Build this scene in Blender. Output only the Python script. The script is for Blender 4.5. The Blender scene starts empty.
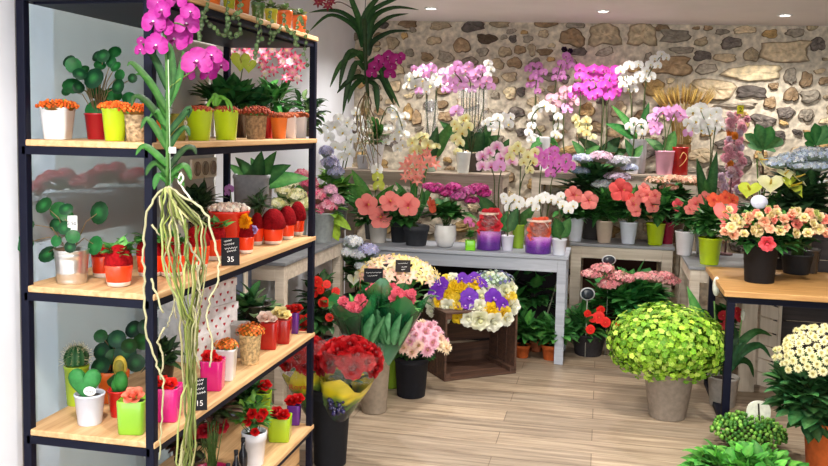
import bpy, math, random
from mathutils import Vector, Matrix
random.seed(11)
SC = bpy.context.scene
COL = SC.collection
V = Vector
U = random.uniform
# ------------------------------------------------------------ camera model
FOC, PITCH, CY, YAW, ROLL = 848.7, .0833, 198.42, .2178, .0209
EYE = V((0, 0, 1.55))
FWD = V((-math.sin(YAW)*math.cos(PITCH), math.cos(YAW)*math.cos(PITCH), -math.sin(PITCH)))
_r = V((math.cos(YAW), math.sin(YAW), 0)); _u = _r.cross(FWD)
RGT = math.cos(ROLL)*_r + math.sin(ROLL)*_u
UPV = -math.sin(ROLL)*_r + math.cos(ROLL)*_u
def ray(px, py): return FWD + RGT*((px-414)/FOC) + UPV*((CY-py)/FOC)
def proj(P):
    d = V(P)-EYE; D = d.dot(FWD)
    return 414+FOC*d.dot(RGT)/D, CY-FOC*d.dot(UPV)/D, D
def on_z(px, py, z=0.0):
    d = ray(px, py); return EYE+d*((z-1.55)/d.z)
def on_y(px, py, Y):
    d = ray(px, py); return EYE+d*(Y/d.y)
def on_x(px, py, X):
    d = ray(px, py); return EYE+d*(X/d.x)
def aty(px, Y, z):
    a, b = -4.0, 4.0
    for _ in range(50):
        m = (a+b)/2
        if proj((m, Y, z))[0] < px: a = m
        else: b = m
    return V((a, Y, z))
def atx(px, X, z):
    a, b = 1.0, 9.0
    for _ in range(50):
        m = (a+b)/2
        if proj((X, m, z))[0] < px: a = m
        else: b = m
    return V((X, a, z))
# ------------------------------------------------------------ colour, materials
def lin(c):
    return tuple(((x/255)/12.92 if x/255 <= .04045 else ((x/255+.055)/1.055)**2.4) for x in c)
def mix(a, b, t): return tuple(x+(y-x)*t for x, y in zip(a, b))
def jit(c, a=.12):
    s = 1+U(-a, a); return tuple(min(255, max(0, x*s+U(-4, 4))) for x in c)
def new_mat(name):
    m = bpy.data.materials.new(name); m.use_nodes = True
    nt = m.node_tree; nt.nodes.clear()
    out = nt.nodes.new('ShaderNodeOutputMaterial')
    return m, nt, out
def nd(nt, t, **kw):
    n = nt.nodes.new(t)
    for k, v in kw.items():
        if k in n.inputs: n.inputs[k].default_value = v
        else: setattr(n, k, v)
    return n
def painted(name, rough=.5, spec=.5, nscale=60, namt=.15, transl=0.0, metal=0.0, bump=0.0, coat=0.0):
    """surface coloured per object piece, with a fine procedural variation"""
    m, nt, out = new_mat(name); L = nt.links.new
    at = nd(nt, 'ShaderNodeAttribute', attribute_name='Col')
    tc = nd(nt, 'ShaderNodeTexCoord')
    nz = nd(nt, 'ShaderNodeTexNoise', Scale=nscale, Detail=3.0)
    L(tc.outputs['Object'], nz.inputs['Vector'])
    mr = nd(nt, 'ShaderNodeMapRange'); mr.inputs['To Min'].default_value = 1-namt; mr.inputs['To Max'].default_value = 1+namt
    mr.inputs['From Min'].default_value = .3; mr.inputs['From Max'].default_value = .7
    L(nz.outputs['Fac'], mr.inputs['Value'])
    mx = nd(nt, 'ShaderNodeVectorMath', operation='SCALE')
    L(at.outputs['Color'], mx.inputs[0]); L(mr.outputs['Result'], mx.inputs['Scale'])
    b = nd(nt, 'ShaderNodeBsdfPrincipled', Roughness=rough, Metallic=metal)
    b.inputs['Specular IOR Level'].default_value = spec
    b.inputs['Coat Weight'].default_value = coat
    L(mx.outputs[0], b.inputs['Base Color'])
    if bump:
        bp = nd(nt, 'ShaderNodeBump', Strength=bump, Distance=.01); L(nz.outputs['Fac'], bp.inputs['Height']); L(bp.outputs[0], b.inputs['Normal'])
    if transl:
        tr = nd(nt, 'ShaderNodeBsdfTranslucent'); L(mx.outputs[0], tr.inputs['Color'])
        ms = nd(nt, 'ShaderNodeMixShader'); ms.inputs[0].default_value = transl
        L(b.outputs[0], ms.inputs[1]); L(tr.outputs[0], ms.inputs[2]); L(ms.outputs[0], out.inputs[0])
    else: L(b.outputs[0], out.inputs[0])
    return m
def film(name, tint, haze, amt_clear, rough=.08, attr=False):
    """clear or hazy sheet: see-through with a gloss"""
    m, nt, out = new_mat(name); L = nt.links.new
    tr = nd(nt, 'ShaderNodeBsdfTransparent'); tr.inputs[0].default_value = (*lin(tint), 1)
    b = nd(nt, 'ShaderNodeBsdfPrincipled', Roughness=rough); b.inputs['Base Color'].default_value = (*lin(haze), 1)
    if attr:
        at = nd(nt, 'ShaderNodeAttribute', attribute_name='Col'); L(at.outputs['Color'], b.inputs['Base Color'])
    nz = nd(nt, 'ShaderNodeTexNoise', Scale=3.0, Detail=2.0)
    mr = nd(nt, 'ShaderNodeMapRange'); mr.inputs['To Min'].default_value = amt_clear-.06; mr.inputs['To Max'].default_value = amt_clear+.06
    L(nz.outputs['Fac'], mr.inputs['Value'])
    ms = nd(nt, 'ShaderNodeMixShader'); L(mr.outputs[0], ms.inputs[0]); L(b.outputs[0], ms.inputs[1]); L(tr.outputs[0], ms.inputs[2])
    L(ms.outputs[0], out.inputs[0]); return m
def wood(name, c1, c2, axis='X', scale=6, rough=.5, bump=.15, plank=None):
    m, nt, out = new_mat(name); L = nt.links.new
    tc = nd(nt, 'ShaderNodeTexCoord'); mp = nd(nt, 'ShaderNodeMapping')
    s = [scale*6]*3; s['XYZ'.index(axis)] = scale*.35; mp.inputs['Scale'].default_value = s
    L(tc.outputs['Object'], mp.inputs['Vector'])
    n1 = nd(nt, 'ShaderNodeTexNoise', Scale=1.0, Detail=6.0, Roughness=.65, Distortion=.6); L(mp.outputs[0], n1.inputs['Vector'])
    rp = nd(nt, 'ShaderNodeValToRGB'); rp.color_ramp.elements[0].position = .32; rp.color_ramp.elements[1].position = .68
    rp.color_ramp.elements[0].color = (*lin(c2), 1); rp.color_ramp.elements[1].color = (*lin(c1), 1)
    L(n1.outputs['Fac'], rp.inputs[0])
    col = rp.outputs[0]
    b = nd(nt, 'ShaderNodeBsdfPrincipled', Roughness=rough)
    if plank:
        bk = nd(nt, 'ShaderNodeTexBrick'); bk.offset = .37; bk.inputs['Scale'].default_value = 1
        bk.inputs['Brick Width'].default_value = plank[0]; bk.inputs['Row Height'].default_value = plank[1]
        bk.inputs['Mortar Size'].default_value = .0025; bk.inputs['Mortar Smooth'].default_value = .3
        bk.inputs['Color1'].default_value = (.72, .72, .72, 1); bk.inputs['Color2'].default_value = (1.08, 1.05, 1.0, 1); bk.inputs['Mortar'].default_value = (.42, .38, .34, 1)
        bk.inputs['Bias'].default_value = 0
        L(tc.outputs['Object'], bk.inputs['Vector'])
        mm = nd(nt, 'ShaderNodeVectorMath', operation='MULTIPLY'); L(col, mm.inputs[0]); L(bk.outputs['Color'], mm.inputs[1]); col = mm.outputs[0]
    L(col, b.inputs['Base Color'])
    bp = nd(nt, 'ShaderNodeBump', Strength=bump, Distance=.004); L(n1.outputs['Fac'], bp.inputs['Height']); L(bp.outputs[0], b.inputs['Normal'])
    L(b.outputs[0], out.inputs[0]); return m
def plain(name, c, rough=.6, nscale=8, namt=.05, metal=0.0, bump=0.0, emit=None, spec=.5):
    m, nt, out = new_mat(name); L = nt.links.new
    tc = nd(nt, 'ShaderNodeTexCoord'); nz = nd(nt, 'ShaderNodeTexNoise', Scale=nscale, Detail=4.0); L(tc.outputs['Object'], nz.inputs['Vector'])
    rp = nd(nt, 'ShaderNodeValToRGB'); a = lin(c)
    rp.color_ramp.elements[0].position = .3; rp.color_ramp.elements[1].position = .7
    rp.color_ramp.elements[0].color = (*[x*(1-namt) for x in a], 1); rp.color_ramp.elements[1].color = (*[min(1, x*(1+namt)) for x in a], 1)
    L(nz.outputs['Fac'], rp.inputs[0])
    b = nd(nt, 'ShaderNodeBsdfPrincipled', Roughness=rough, Metallic=metal); L(rp.outputs[0], b.inputs['Base Color']); b.inputs['Specular IOR Level'].default_value = spec
    if bump:
        bp = nd(nt, 'ShaderNodeBump', Strength=bump, Distance=.01); L(nz.outputs['Fac'], bp.inputs['Height']); L(bp.outputs[0], b.inputs['Normal'])
    if emit:
        b.inputs['Emission Color'].default_value = (1, .96, .9, 1); b.inputs['Emission Strength'].default_value = emit
    L(b.outputs[0], out.inputs[0]); return m
PETAL = painted('petal', .55, .3, 80, .10, .22)
LEAF = painted('leaf', .42, .22, 50, .25, .12)
CERA = painted('glazed_pot', .25, .5, 14, .06, coat=.3)
MATT = painted('matt_surface', .75, .3, 40, .14, bump=.1)
FELT = painted('felt', .95, .1, 120, .3, bump=.4)
METL = painted('tin', .28, .5, 30, .1, metal=.9)
STON = painted('stone', .85, .25, 26, .30, bump=.6)
FIBR = painted('woven_fibre', .9, .2, 90, .5, bump=.8)
GLAS = film('clear_glass', (245, 250, 250), (225, 235, 235), .93, .05)
WRAP = film('printed_film', (250, 250, 250), (240, 240, 240), .12, .12, attr=True)
CLEARW = film('clear_film', (252, 252, 252), (235, 238, 240), .94, .1)
# ------------------------------------------------------------ mesh builder
class MB:
    def __init__(s): s.v = []; s.f = []; s.c = []
    def add(s, vs, fs, col, M=None):
        o = len(s.v)
        for p in vs:
            p = V(p); s.v.append(tuple(M @ p) if M is not None else tuple(p))
        s.f += [tuple(i+o for i in f) for f in fs]
        if col and isinstance(col[0], (tuple, list)): s.c += [lin(c) for c in col]
        else: s.c += [lin(col)]*len(vs)
        return s
    def box(s, a, b, col=(128, 128, 128), M=None):
        x0, y0, z0 = a; x1, y1, z1 = b
        return s.add([(x0,y0,z0),(x1,y0,z0),(x1,y1,z0),(x0,y1,z0),(x0,y0,z1),(x1,y0,z1),(x1,y1,z1),(x0,y1,z1)],
              [(3,2,1,0),(4,5,6,7),(0,1,5,4),(1,2,6,5),(2,3,7,6),(3,0,4,7)], col, M)
    def lathe(s, prof, col, n=20, M=None, sq=0.0, cap=True):
        vs = []; cs = []
        for i, p in enumerate(prof):
            r, z = p[0], p[1]
            for k in range(n):
                a = 2*math.pi*(k+.5)/n; c, t = math.cos(a), math.sin(a)
                q = 1.0
                if sq: q = (1-sq)+sq/max(abs(c), abs(t))
                vs.append((r*q*c, r*q*t, z)); cs.append(p[2] if len(p) > 2 else col)
        fs = []
        for i in range(len(prof)-1):
            for k in range(n):
                k2 = (k+1) % n; fs.append((i*n+k, i*n+k2, (i+1)*n+k2, (i+1)*n+k))
        if cap:
            fs.append(tuple(range(n-1, -1, -1))); fs.append(tuple((len(prof)-1)*n+k for k in range(n)))
        return s.add(vs, fs, cs, M)
    def tube(s, pts, r0, r1=None, col=(80, 120, 60), n=6, M=None):
        pts = [V(p) for p in pts]; r1 = r0 if r1 is None else r1; m = len(pts); vs = []
        ref = V((.31, .82, .47))
        for i, p in enumerate(pts):
            t = (pts[min(i+1, m-1)]-pts[max(i-1, 0)])
            if t.length < 1e-9: t = V((0, 0, 1))
            t.normalize(); a = t.cross(ref)
            if a.length < .05: a = t.cross(V((1, 0, 0)))
            a.normalize(); b = t.cross(a); r = r0+(r1-r0)*i/max(1, m-1)
            for k in range(n):
                w = 2*math.pi*k/n; vs.append(p+a*(r*math.cos(w))+b*(r*math.sin(w)))
        fs = [(i*n+k, i*n+(k+1) % n, (i+1)*n+(k+1) % n, (i+1)*n+k) for i in range(m-1) for k in range(n)]
        fs.append(tuple(range(n-1, -1, -1))); fs.append(tuple((m-1)*n+k for k in range(n)))
        return s.add(vs, fs, col, M)
    def ball(s, c, r, col, n=6, m=5, sc=(1, 1, 1)):
        c = V(c); vs = [c+V((0, 0, -r*sc[2]))]; 
        for i in range(1, m):
            a = math.pi*i/m
            for k in range(n):
                w = 2*math.pi*(k+.5*(i % 2))/n
                vs.append(c+V((r*sc[0]*math.sin(a)*math.cos(w), r*sc[1]*math.sin(a)*math.sin(w), -r*sc[2]*math.cos(a))))
        vs.append(c+V((0, 0, r*sc[2]))); t = len(vs)-1
        fs = [(0, 1+(k+1) % n, 1+k) for k in range(n)]
        for i in range(m-2):
            for k in range(n):
                a0 = 1+i*n+k; a1 = 1+i*n+(k+1) % n; fs.append((a0, a1, a1+n, a0+n))
        b = 1+(m-2)*n; fs += [(b+k, b+(k+1) % n, t) for k in range(n)]
        return s.add(vs, fs, col)
    def leaf(s, p, d, L, W, col, col2=None, droop=.5, seg=5, fold=.25, shape='lance', up=None):
        p = V(p); d = V(d).normalized(); col2 = col2 or mix(col, (190, 210, 120), .25)
        up = V(up) if up is not None else V((0, 0, 1))
        if abs(d.dot(up)) > .97: up = V((U(-1, 1), U(-1, 1), .1)).normalized()
        side = d.cross(up).normalized(); vs = []; cs = []
        for i in range(seg+1):
            t = i/seg
            if shape == 'lance': w = max(0.03, math.sin(math.pi*(t*.93+.05)))**.8
            elif shape == 'ovate': w = (math.sin(math.pi*min(1, t**.65)))**.75 if 0 < t < 1 else .04
            elif shape == 'strap': w = min(1, .55+t*2)*(1-t**5)+.03
            elif shape == 'obov': w = (math.sin(math.pi*min(1, t**1.6)))**.7 if 0 < t < 1 else .06
            else: w = math.sqrt(max(0.002, 1-(2*t-1)**2))
            n = side.cross(d).normalized(); h = W*.5*w
            vs += [p-side*h+n*(fold*h), p, p+side*h+n*(fold*h)]; cs += [col, col2, col]
            p = p+d*(L/seg); d = (d+V((0, 0, -droop/seg))).normalized()
        fs = []
        for i in range(seg):
            a = i*3; fs += [(a, a+1, a+4, a+3), (a+1, a+2, a+5, a+4)]
        return s.add(vs, fs, cs)
    def disc(s, p, nrm, r, col, col2=None, cup=.12, n=10):
        p = V(p); q = V(nrm).normalized().to_track_quat('Z', 'Y').to_matrix(); vs = [p]; cs = [col2 or mix(col, (200, 220, 170), .25)]
        for ring, rr in ((.6, .6), (1, 1)):
            for k in range(n):
                a = 2*math.pi*k/n; vs.append(p+q @ V((r*rr*math.cos(a), r*rr*math.sin(a), -cup*r*rr*rr))); cs.append(col)
        fs = [(0, 1+k, 1+(k+1) % n) for k in range(n)]+[(1+k, 1+n+k, 1+n+(k+1) % n, 1+(k+1) % n) for k in range(n)]
        return s.add(vs, fs, cs)
    def petal(s, M, L, W, cup, c0, c1, across=.25, shape=1.0, seg=4, notch=0.0, tiltw=0.0, e=None, pk=.62, tw=1.5, point=False):
        """petal in the XY plane along +X, normal +Z"""
        vs = []; cs = []; ts = [i/seg for i in range(seg+1)] if point else [0, .22, .45, .66, .83, .94, 1.0]
        for t in ts:
            if point: w = W*.5*(math.sin(math.pi*(.06+.88*t**shape)))**.7*(.8 if t == 1 else 1)
            elif t < pk: w = W*.5*max(.14, math.sin(math.pi/2*t/pk)**.8)
            else: w = W*.5*math.sqrt(max(.09, 1-((t-pk)/(1.02-pk))**2))
            for q in (-1, -.5, 0, .5, 1):
                x = L*t*(1-notch*(1-abs(q)) if t == 1 else 1)-L*(.10 if point else .05)*q*q*t
                vs.append((x, q*w, cup*L*t*t+across*w*q*q+tiltw*w*math.sin(q*3+t*5))); cs.append(mix(c0, c1, min(1, t*tw)) if not (e and t > .7) else e)
        fs = []
        for i in range(len(ts)-1):
            for j in range(4):
                a = i*5+j; fs.append((a, a+1, a+6, a+5))
        return s.add(vs, fs, cs, M)
    def mesh(s, name):
        me = bpy.data.meshes.new(name); me.from_pydata(s.v, [], s.f); me.update()
        a = me.color_attributes.new('Col', 'FLOAT_COLOR', 'POINT')
        flat = []
        for c in s.c: flat += [c[0], c[1], c[2], 1.0]
        a.data.foreach_set('color', flat)
        return me
def link(name, mesh, mat, parent=None, loc=None, smooth=True, label=None):
    if isinstance(mesh, MB): mesh = mesh.mesh(name)
    if mat is not None and not mesh.materials: mesh.materials.append(mat)
    if smooth:
        mesh.polygons.foreach_set('use_smooth', [True]*len(mesh.polygons))
    o = bpy.data.objects.new(name, mesh); COL.objects.link(o)
    if parent is not None: o.parent = parent
    if loc is not None: o.location = loc
    if label: o['label'] = label
    return o
def tag(o, label, cat, group=None, kind=None):
    o['label'] = label; o['category'] = cat
    if group: o['group'] = group
    if kind: o['kind'] = kind
    return o
def struct(name, mb, mat, smooth=False):
    o = link(name, mb, mat, smooth=smooth); o['kind'] = 'structure'; return o
def rz(a): return Matrix.Rotation(a, 4, 'Z')
def ry(a): return Matrix.Rotation(a, 4, 'Y')
# ------------------------------------------------------------ blossoms (unit size, facing +Z, cached and shared)
CACHE = {}
def blossom_mesh(kind, cols):
    key = (kind, tuple(cols), random.randrange(2))
    if key in CACHE: return CACHE[key]
    b = MB(); c = list(cols)+[cols[-1]]*3
    if kind == 'phal':
        for a in (90, 212, 328): b.petal(rz(math.radians(a)), .5, .34, -.12, c[1], c[0], .15)
        for a in (18, 162): b.petal(Matrix.Translation((0, 0, .03)) @ rz(math.radians(a+U(-4, 4))), .5, .62, -.08, c[1], c[0], .12, .8)
        for a in (250, 290, 270): b.petal(Matrix.Translation((0, 0, .05)) @ rz(math.radians(a)) @ ry(-.5), .2, .13, .5, c[2], c[2], .5, seg=3)
        b.ball((0, -.02, .08), .05, c[3], 5, 4)
    elif kind == 'vanda':
        for a in (90, 205, 335): b.petal(Matrix.Translation((0, 0, .02)) @ rz(math.radians(a)), .52, .5, -.05, c[1], c[0], .1, .8, tiltw=.1)
        for a in (20, 160): b.petal(rz(math.radians(a)), .5, .52, -.05, c[1], c[0], .1, .8, tiltw=.1)
        b.petal(Matrix.Translation((0, 0, .06)) @ rz(math.radians(270)) @ ry(-.4), .24, .2, .4, c[2], c[2], .5, seg=3)
        b.ball((0, 0, .07), .05, (250, 235, 245), 5, 4)
    elif kind == 'hib':
        for k in range(5):
            b.petal(rz(math.radians(90+72*k+U(-4, 4))) @ Matrix.Translation((0, 0, -.12)) @ ry(-.42) @ Matrix.Rotation(.16, 4, 'X'), .56, .56, -.30, c[1], c[0], -.10, tiltw=.12, pk=.68, tw=3.2)
        b.tube([(0, 0, -.08), (.02, -.03, .18), (.05, -.09, .36)], .018, .014, c[1], 5)
        for k in range(9): b.ball((.05+U(-.03, .03), -.08+U(-.03, .03), .28+U(0, .1)), .022, (245, 200, 60), 4, 3)
    elif kind == 'rose':
        for n, tilt, L, W, o in ((3, 1.5, .44, .40, .05), (4, 1.38, .45, .46, .10), (5, 1.18, .44, .50, .14), (5, 1.02, .43, .52, .17), (6, .78, .40, .5, .17)):
            for k in range(n):
                b.petal(rz(2*math.pi*(k+U(-.15, .15))/n+n*.7) @ Matrix.Translation((o, 0, -.06)) @ ry(-tilt), L, W, (-.25 if tilt > 1.3 else -.45), c[1], c[0], .45 if tilt > .8 else .1, e=c[2] if len(cols) > 2 else None, tiltw=.06)
        b.ball((0, 0, .2), .15, c[1], 6, 5)
    elif kind == 'mum':
        for ring, n, el, L in ((0, 12, .15, .5), (1, 11, .5, .46), (2, 9, .9, .4), (3, 6, 1.25, .34)):
            for k in range(n):
                b.petal(rz(2*math.pi*(k+.5*ring+U(-.2, .2))/n) @ ry(-el), L, .2, -.2 if ring < 2 else .15, c[1], c[0], .3, .9, seg=3, point=True)
        b.ball((0, 0, .1), .12, c[2], 6, 4)
    elif kind == 'star':
        for k in range(6):
            b.petal(rz(math.radians(90+60*k)) @ ry(-.5), .52, .24, -.35, c[1], c[0], .25, .75, point=True, e=c[2] if len(cols) > 2 else None)
        for k in range(5): b.tube([(0, 0, .05), (.06*math.cos(k*1.26), .06*math.sin(k*1.26), .3)], .01, .012, (230, 210, 120), 4)
    elif kind == 'imp':
        for k in range(5): b.petal(rz(math.radians(90+72*k)), .5, .55, -.1, c[1], c[0], .05, .9, notch=.15, seg=3)
        b.ball((0, 0, .03), .06, c[2], 5, 3)
    elif kind == 'anth':
        vs = []; cs = []; n = 16
        for ring in (.5, 1):
            for k in range(n):
                t = 2*math.pi*k/n; x = .5*(16*math.sin(t)**3)/16; y = .5*(13*math.cos(t)-5*math.cos(2*t)-2*math.cos(3*t)-math.cos(4*t))/15
                vs.append((x*ring, y*ring, .12*ring*ring)); cs.append(mix(c[1], c[0], ring))
        vs.append((0, 0, 0)); cs.append(c[1])
        fs = [(k, (k+1) % n, n+(k+1) % n, n+k) for k in range(n)]+[(2*n, (k+1) % n, k) for k in range(n)]
        b.add(vs, fs, cs); b.tube([(0, .05, .02), (0, -.05, .22), (0, -.1, .42)], .045, .03, c[2], 6)
    elif kind == 'carn':
        for n, el, L in ((9, .1, .5), (8, .5, .46), (7, .9, .42), (5, 1.3, .34)):
            for k in range(n): b.petal(rz(2*math.pi*(k+U(-.3, .3))/n+n) @ ry(-el), L, .34, U(-.1, .15), c[1], c[0], .3, 1.3, seg=3, tiltw=.35, e=c[2] if len(cols) > 2 else None)
    me = b.mesh('blossom'); me.materials.append(PETAL); me.polygons.foreach_set('use_smooth', [True]*len(me.polygons))
    CACHE[key] = me; return me
# ------------------------------------------------------------ a thing placed in the shop
class T:
    def __init__(s, name, label, cat, P, group=None, rot=YAW):
        s.P = V(P); s.bx, s.by, s.D = proj(P); s.k = s.D/FOC; s.h = 0.0
        s.o = bpy.data.objects.new(name, None); s.o.empty_display_size = .05; COL.objects.link(s.o)
        s.o.location = s.P; s.o.rotation_euler = (0, 0, rot); tag(s.o, label, cat, group)
        s.potr = .03; s.pot_o = None
    def L(s, x, y, d=0.0):  # a place seen at x, y, d metres behind the thing's axis
        q = s.k*(1+d/s.D)
        return V(((x-s.bx)*q, d, (s.by-y)*q))
    def part(s, name, mb, mat, parent=None, smooth=True, label=None, loc=None):
        return link(name, mb, mat, parent or s.o, smooth=smooth, label=label, loc=loc)
    def pot(s, style, wt, wb, h, col, mat=None, soil=True, label=None):
        k = s.k; rt, rb, H = wt*k/2, wb*k/2, h*k; b = MB(); sq = 0.0; n = 24
        if style in ('square', 'cube'): sq = 1.0; n = 32
        if style == 'urn':
            pr = [(rb*.6, 0), (rb*.9, .04*H), (rt*1.0, .35*H), (rt*1.06, .6*H), (rt, .95*H), (rt*.98, H), (rt*.9, H), (rt*.88, .8*H)]
        elif style == 'rim':
            pr = [(rb*.97, 0), (rb, .02*H), (rt*.93, .74*H), (rt, .75*H), (rt*1.02, H*.98), (rt, H), (rt*.92, H), (rt*.88, .8*H)]
        elif style == 'bucket':
            pr = [(rb*.97, 0), (rb, .01*H), (rb+(rt-rb)*.86, .86*H), (rt*1.02, .87*H), (rt*1.0, .9*H), (rt, .97*H), (rt*1.05, .98*H), (rt*1.05, H), (rt*.95, H), (rt*.9, .8*H)]
        elif style == 'tin':
            pr = [(rb*.97, 0), (rb, .02*H)]
            for i in range(1, 10):
                t = i/10; r = rb+(rt-rb)*t; pr += [(r, (t-.02)*H), (r*(1.03 if i in (2, 3, 8) else 1.0), t*H)]
            pr += [(rt*1.04, .97*H), (rt*1.04, H), (rt*.95, H), (rt*.9, .8*H)]
        elif style == 'cup':
            wc = (235, 228, 222)
            pr = [(rb*.72, 0, wc), (rb*.95, .05*H, wc), (rb*1.02, .22*H, wc), (rb*1.03, .23*H, col), (rt, .9*H, col), (rt, H, col), (rt*.9, H, col), (rt*.86, .8*H, col)]
        else:
            pr = [(rb*.96, 0), (rb, .02*H), (rt*.99, .93*H), (rt*1.03, .94*H), (rt*1.03, .985*H), (rt*1.01, H), (rt*.93, H), (rt*.88, .8*H)]
            if style == 'cube': pr = [(rb*.95, 0), (rb, .04*H), (rt, .97*H), (rt*.98, H), (rt*.9, H), (rt*.88, .8*H)]
        b.lathe(pr, col, n, sq=sq)
        s.pot_o = s.part('pot', b, mat or CERA, label=label); s.h = H; s.potr = rt
        if soil:
            g = MB(); q = rt*.9*(1.0 if not sq else 1.0)
            g.lathe([(q, .80*H), (q*.995, .86*H), (q*.6, .9*H), (q*.1, .91*H)], (52, 38, 28), n, sq=sq); s.part('soil', g, MATT, s.pot_o)
        return s
    def bloom(s, kind, pts, cols, d=0.0, jf=.45, up=.15, name='blossom', face=None, dj=.03):
        for q in pts:
            x, y, size = q[:3]; cc = q[3] if len(q) > 3 else cols
            o = bpy.data.objects.new(name, blossom_mesh(kind, cc)); COL.objects.link(o); o.parent = s.o
            o.location = s.L(x, y, d+U(-dj, dj)); f = V(face) if face else V((U(-jf, jf), -1, up+U(-jf, jf)))
            o.rotation_euler = f.to_track_quat('Z', 'Y').to_euler(); z = size*s.k; o.scale = (z, z, z)
        return s
    def dome(s, kind, cx, cy, rx, ry_, n, size, colsets, depth=None, d=0.0, lo=-.15, name='blossom'):
        """blooms spread over a rounded bunch, facing outwards"""
        k = s.k; ce = s.L(cx, cy, d); rx *= k; rzz = ry_*k; dp = depth if depth else rx
        ga = math.pi*(3-math.sqrt(5)); i = 0; placed = 0
        m = int(n*1.9)
        for i in range(m):
            z = 1-(i+.5)*(1-lo)/m; r = math.sqrt(max(0, 1-z*z)); a = ga*i
            v = V((r*math.cos(a), r*math.sin(a), z))
            if v.y > .45: continue
            if placed >= n: break
            placed += 1
            o = bpy.data.objects.new(name, blossom_mesh(kind, random.choice(colsets))); COL.objects.link(o); o.parent = s.o
            o.location = ce+V((v.x*rx, v.y*dp, v.z*rzz))*U(.92, 1.05)
            f = V((v.x/rx, v.y/dp-.3/rx, v.z/rzz)); o.rotation_euler = f.to_track_quat('Z', 'Y').to_euler()
            zz = size*k*U(.85, 1.15); o.scale = (zz, zz, zz)
        return s
    def florets(s, name, cx, cy, rx, ry_, n, size, cols, d=0.0, depth=None, lo=-.1, label=None, petals=4, rag=.07):
        k = s.k; ce = s.L(cx, cy, d); rx *= k; rzz = ry_*k; dp = depth or rx; b = MB(); ga = math.pi*(3-math.sqrt(5)); q = size*k/2
        b.ball(ce, 1, mix(cols[0], (60, 90, 40), .5), 10, 6, (rx*.82, dp*.82, rzz*.82))
        for i in range(n):
            z = 1-(i+.5)*(1-lo)/n; r = math.sqrt(max(0, 1-z*z)); a = ga*i
            v = V((r*math.cos(a), r*math.sin(a), z)); p = ce+V((v.x*rx, v.y*dp, v.z*rzz))*U(1-rag*1.4, 1+rag)
            f = (V((v.x/rx, v.y/dp, v.z/rzz)).normalized()+V((U(-.4, .4), U(-.4, .4), U(-.4, .4)))).normalized()
            R = f.to_track_quat('Z', 'Y').to_matrix().to_4x4(); R.translation = p; R = R @ rz(U(0, 6)); c = jit(random.choice(cols), .1)
            for j in range(petals):
                w = 2*math.pi*j/petals; M = R @ rz(w)
                b.add([(0, 0, 0), (.55*q, -.45*q, .12*q), (1.0*q, 0, .05*q), (.55*q, .45*q, .12*q)], [(0, 1, 2, 3)], c, M)
            b.ball(p+f*(.1*q), .16*q, mix(c, (240, 230, 160), .5), 4, 3)
        return s.part(name, b, PETAL, label=label)
    def berries(s, name, cx, cy, rx, ry_, n, size, cols, mat=None, d=0, depth=None, lo=0.0, base=True):
        k = s.k; ce = s.L(cx, cy, d); rx *= k; rzz = ry_*k; dp = depth or rx; b = MB(); ga = math.pi*(3-math.sqrt(5))
        if base: b.ball(ce, 1, mix(cols[0], (40, 70, 30), .55), 12, 6, (rx*.9, dp*.9, rzz*.85))
        for i in range(n):
            z = 1-(i+.5)*(1-lo)/n; r = math.sqrt(max(0, 1-z*z)); a = ga*i
            p = ce+V((r*math.cos(a)*rx, r*math.sin(a)*dp, z*rzz))*U(.9, 1.08); b.ball(p, size*k/2*U(.8, 1.15), jit(random.choice(cols), .12), 5, 4)
        return s.part(name, b, mat or PETAL)
    def bush(s, cx, cy, rx, ry_, n, L, W, cols, shape='lance', droop=.5, d=0.0, depth=None, up=.25, name='foliage', lo=-.5, seg=4, stems=True, fold=.25, core=.45):
        k = s.k; ce = s.L(cx, cy, d); rx *= k; rzz = ry_*k; dp = depth or rx; L *= k; W *= k; b = MB(); foot = V((0, 0, s.h*.85))
        for i in range(n):
            z = U(lo, 1); a = U(0, 2*math.pi); r = math.sqrt(max(0, 1-z*z)); v = V((r*math.cos(a), r*math.sin(a), z)); q = U(core, 1)
            p = ce+V((v.x*rx, v.y*dp, v.z*rzz))*q
            dr = (V((v.x, v.y, v.z*.6))+V((U(-.5, .5), U(-.5, .5), up+U(-.3, .3)))).normalized()
            p0 = p-dr*(L*.6)
            if p0.z < .004: p0.z = .004+U(0, .01)
            b.leaf(p0, dr, L*U(.75, 1.2), W*U(.8, 1.2), jit(random.choice(cols), .15), droop=droop, shape=shape, seg=seg, fold=fold)
            if stems and i % 3 == 0:
                m = (foot+p0)/2+V((U(-.1, .1)*rx, U(-.1, .1)*dp, 0)); b.tube([foot+V((U(-.3, .3)*s.potr, U(-.3, .3)*s.potr, 0)), m, p0], .0022, .0015, (70, 95, 45), 4)
        return s.part(name, b, LEAF)
    def stem(s, pts, r=.8, col=(86, 110, 60), d=0.0, name='flower_stem', mat=None, r1=None):
        b = MB(); P = []
        for q in pts: P.append(s.L(q[0], q[1], q[2] if len(q) > 2 else d))
        # smooth the polyline
        Q = []
        for i in range(len(P)-1):
            p0 = P[max(i-1, 0)]; p1 = P[i]; p2 = P[i+1]; p3 = P[min(i+2, len(P)-1)]
            for t in (0, .33, .66): Q.append(.5*((2*p1)+(p2-p0)*t+(2*p0-5*p1+4*p2-p3)*t*t+(3*p1-p0-3*p2+p3)*t**3))
        Q.append(P[-1]); b.tube(Q, r*s.k, (r1 if r1 else r*.7)*s.k, col, 5); return s.part(name, b, mat or LEAF)
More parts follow.
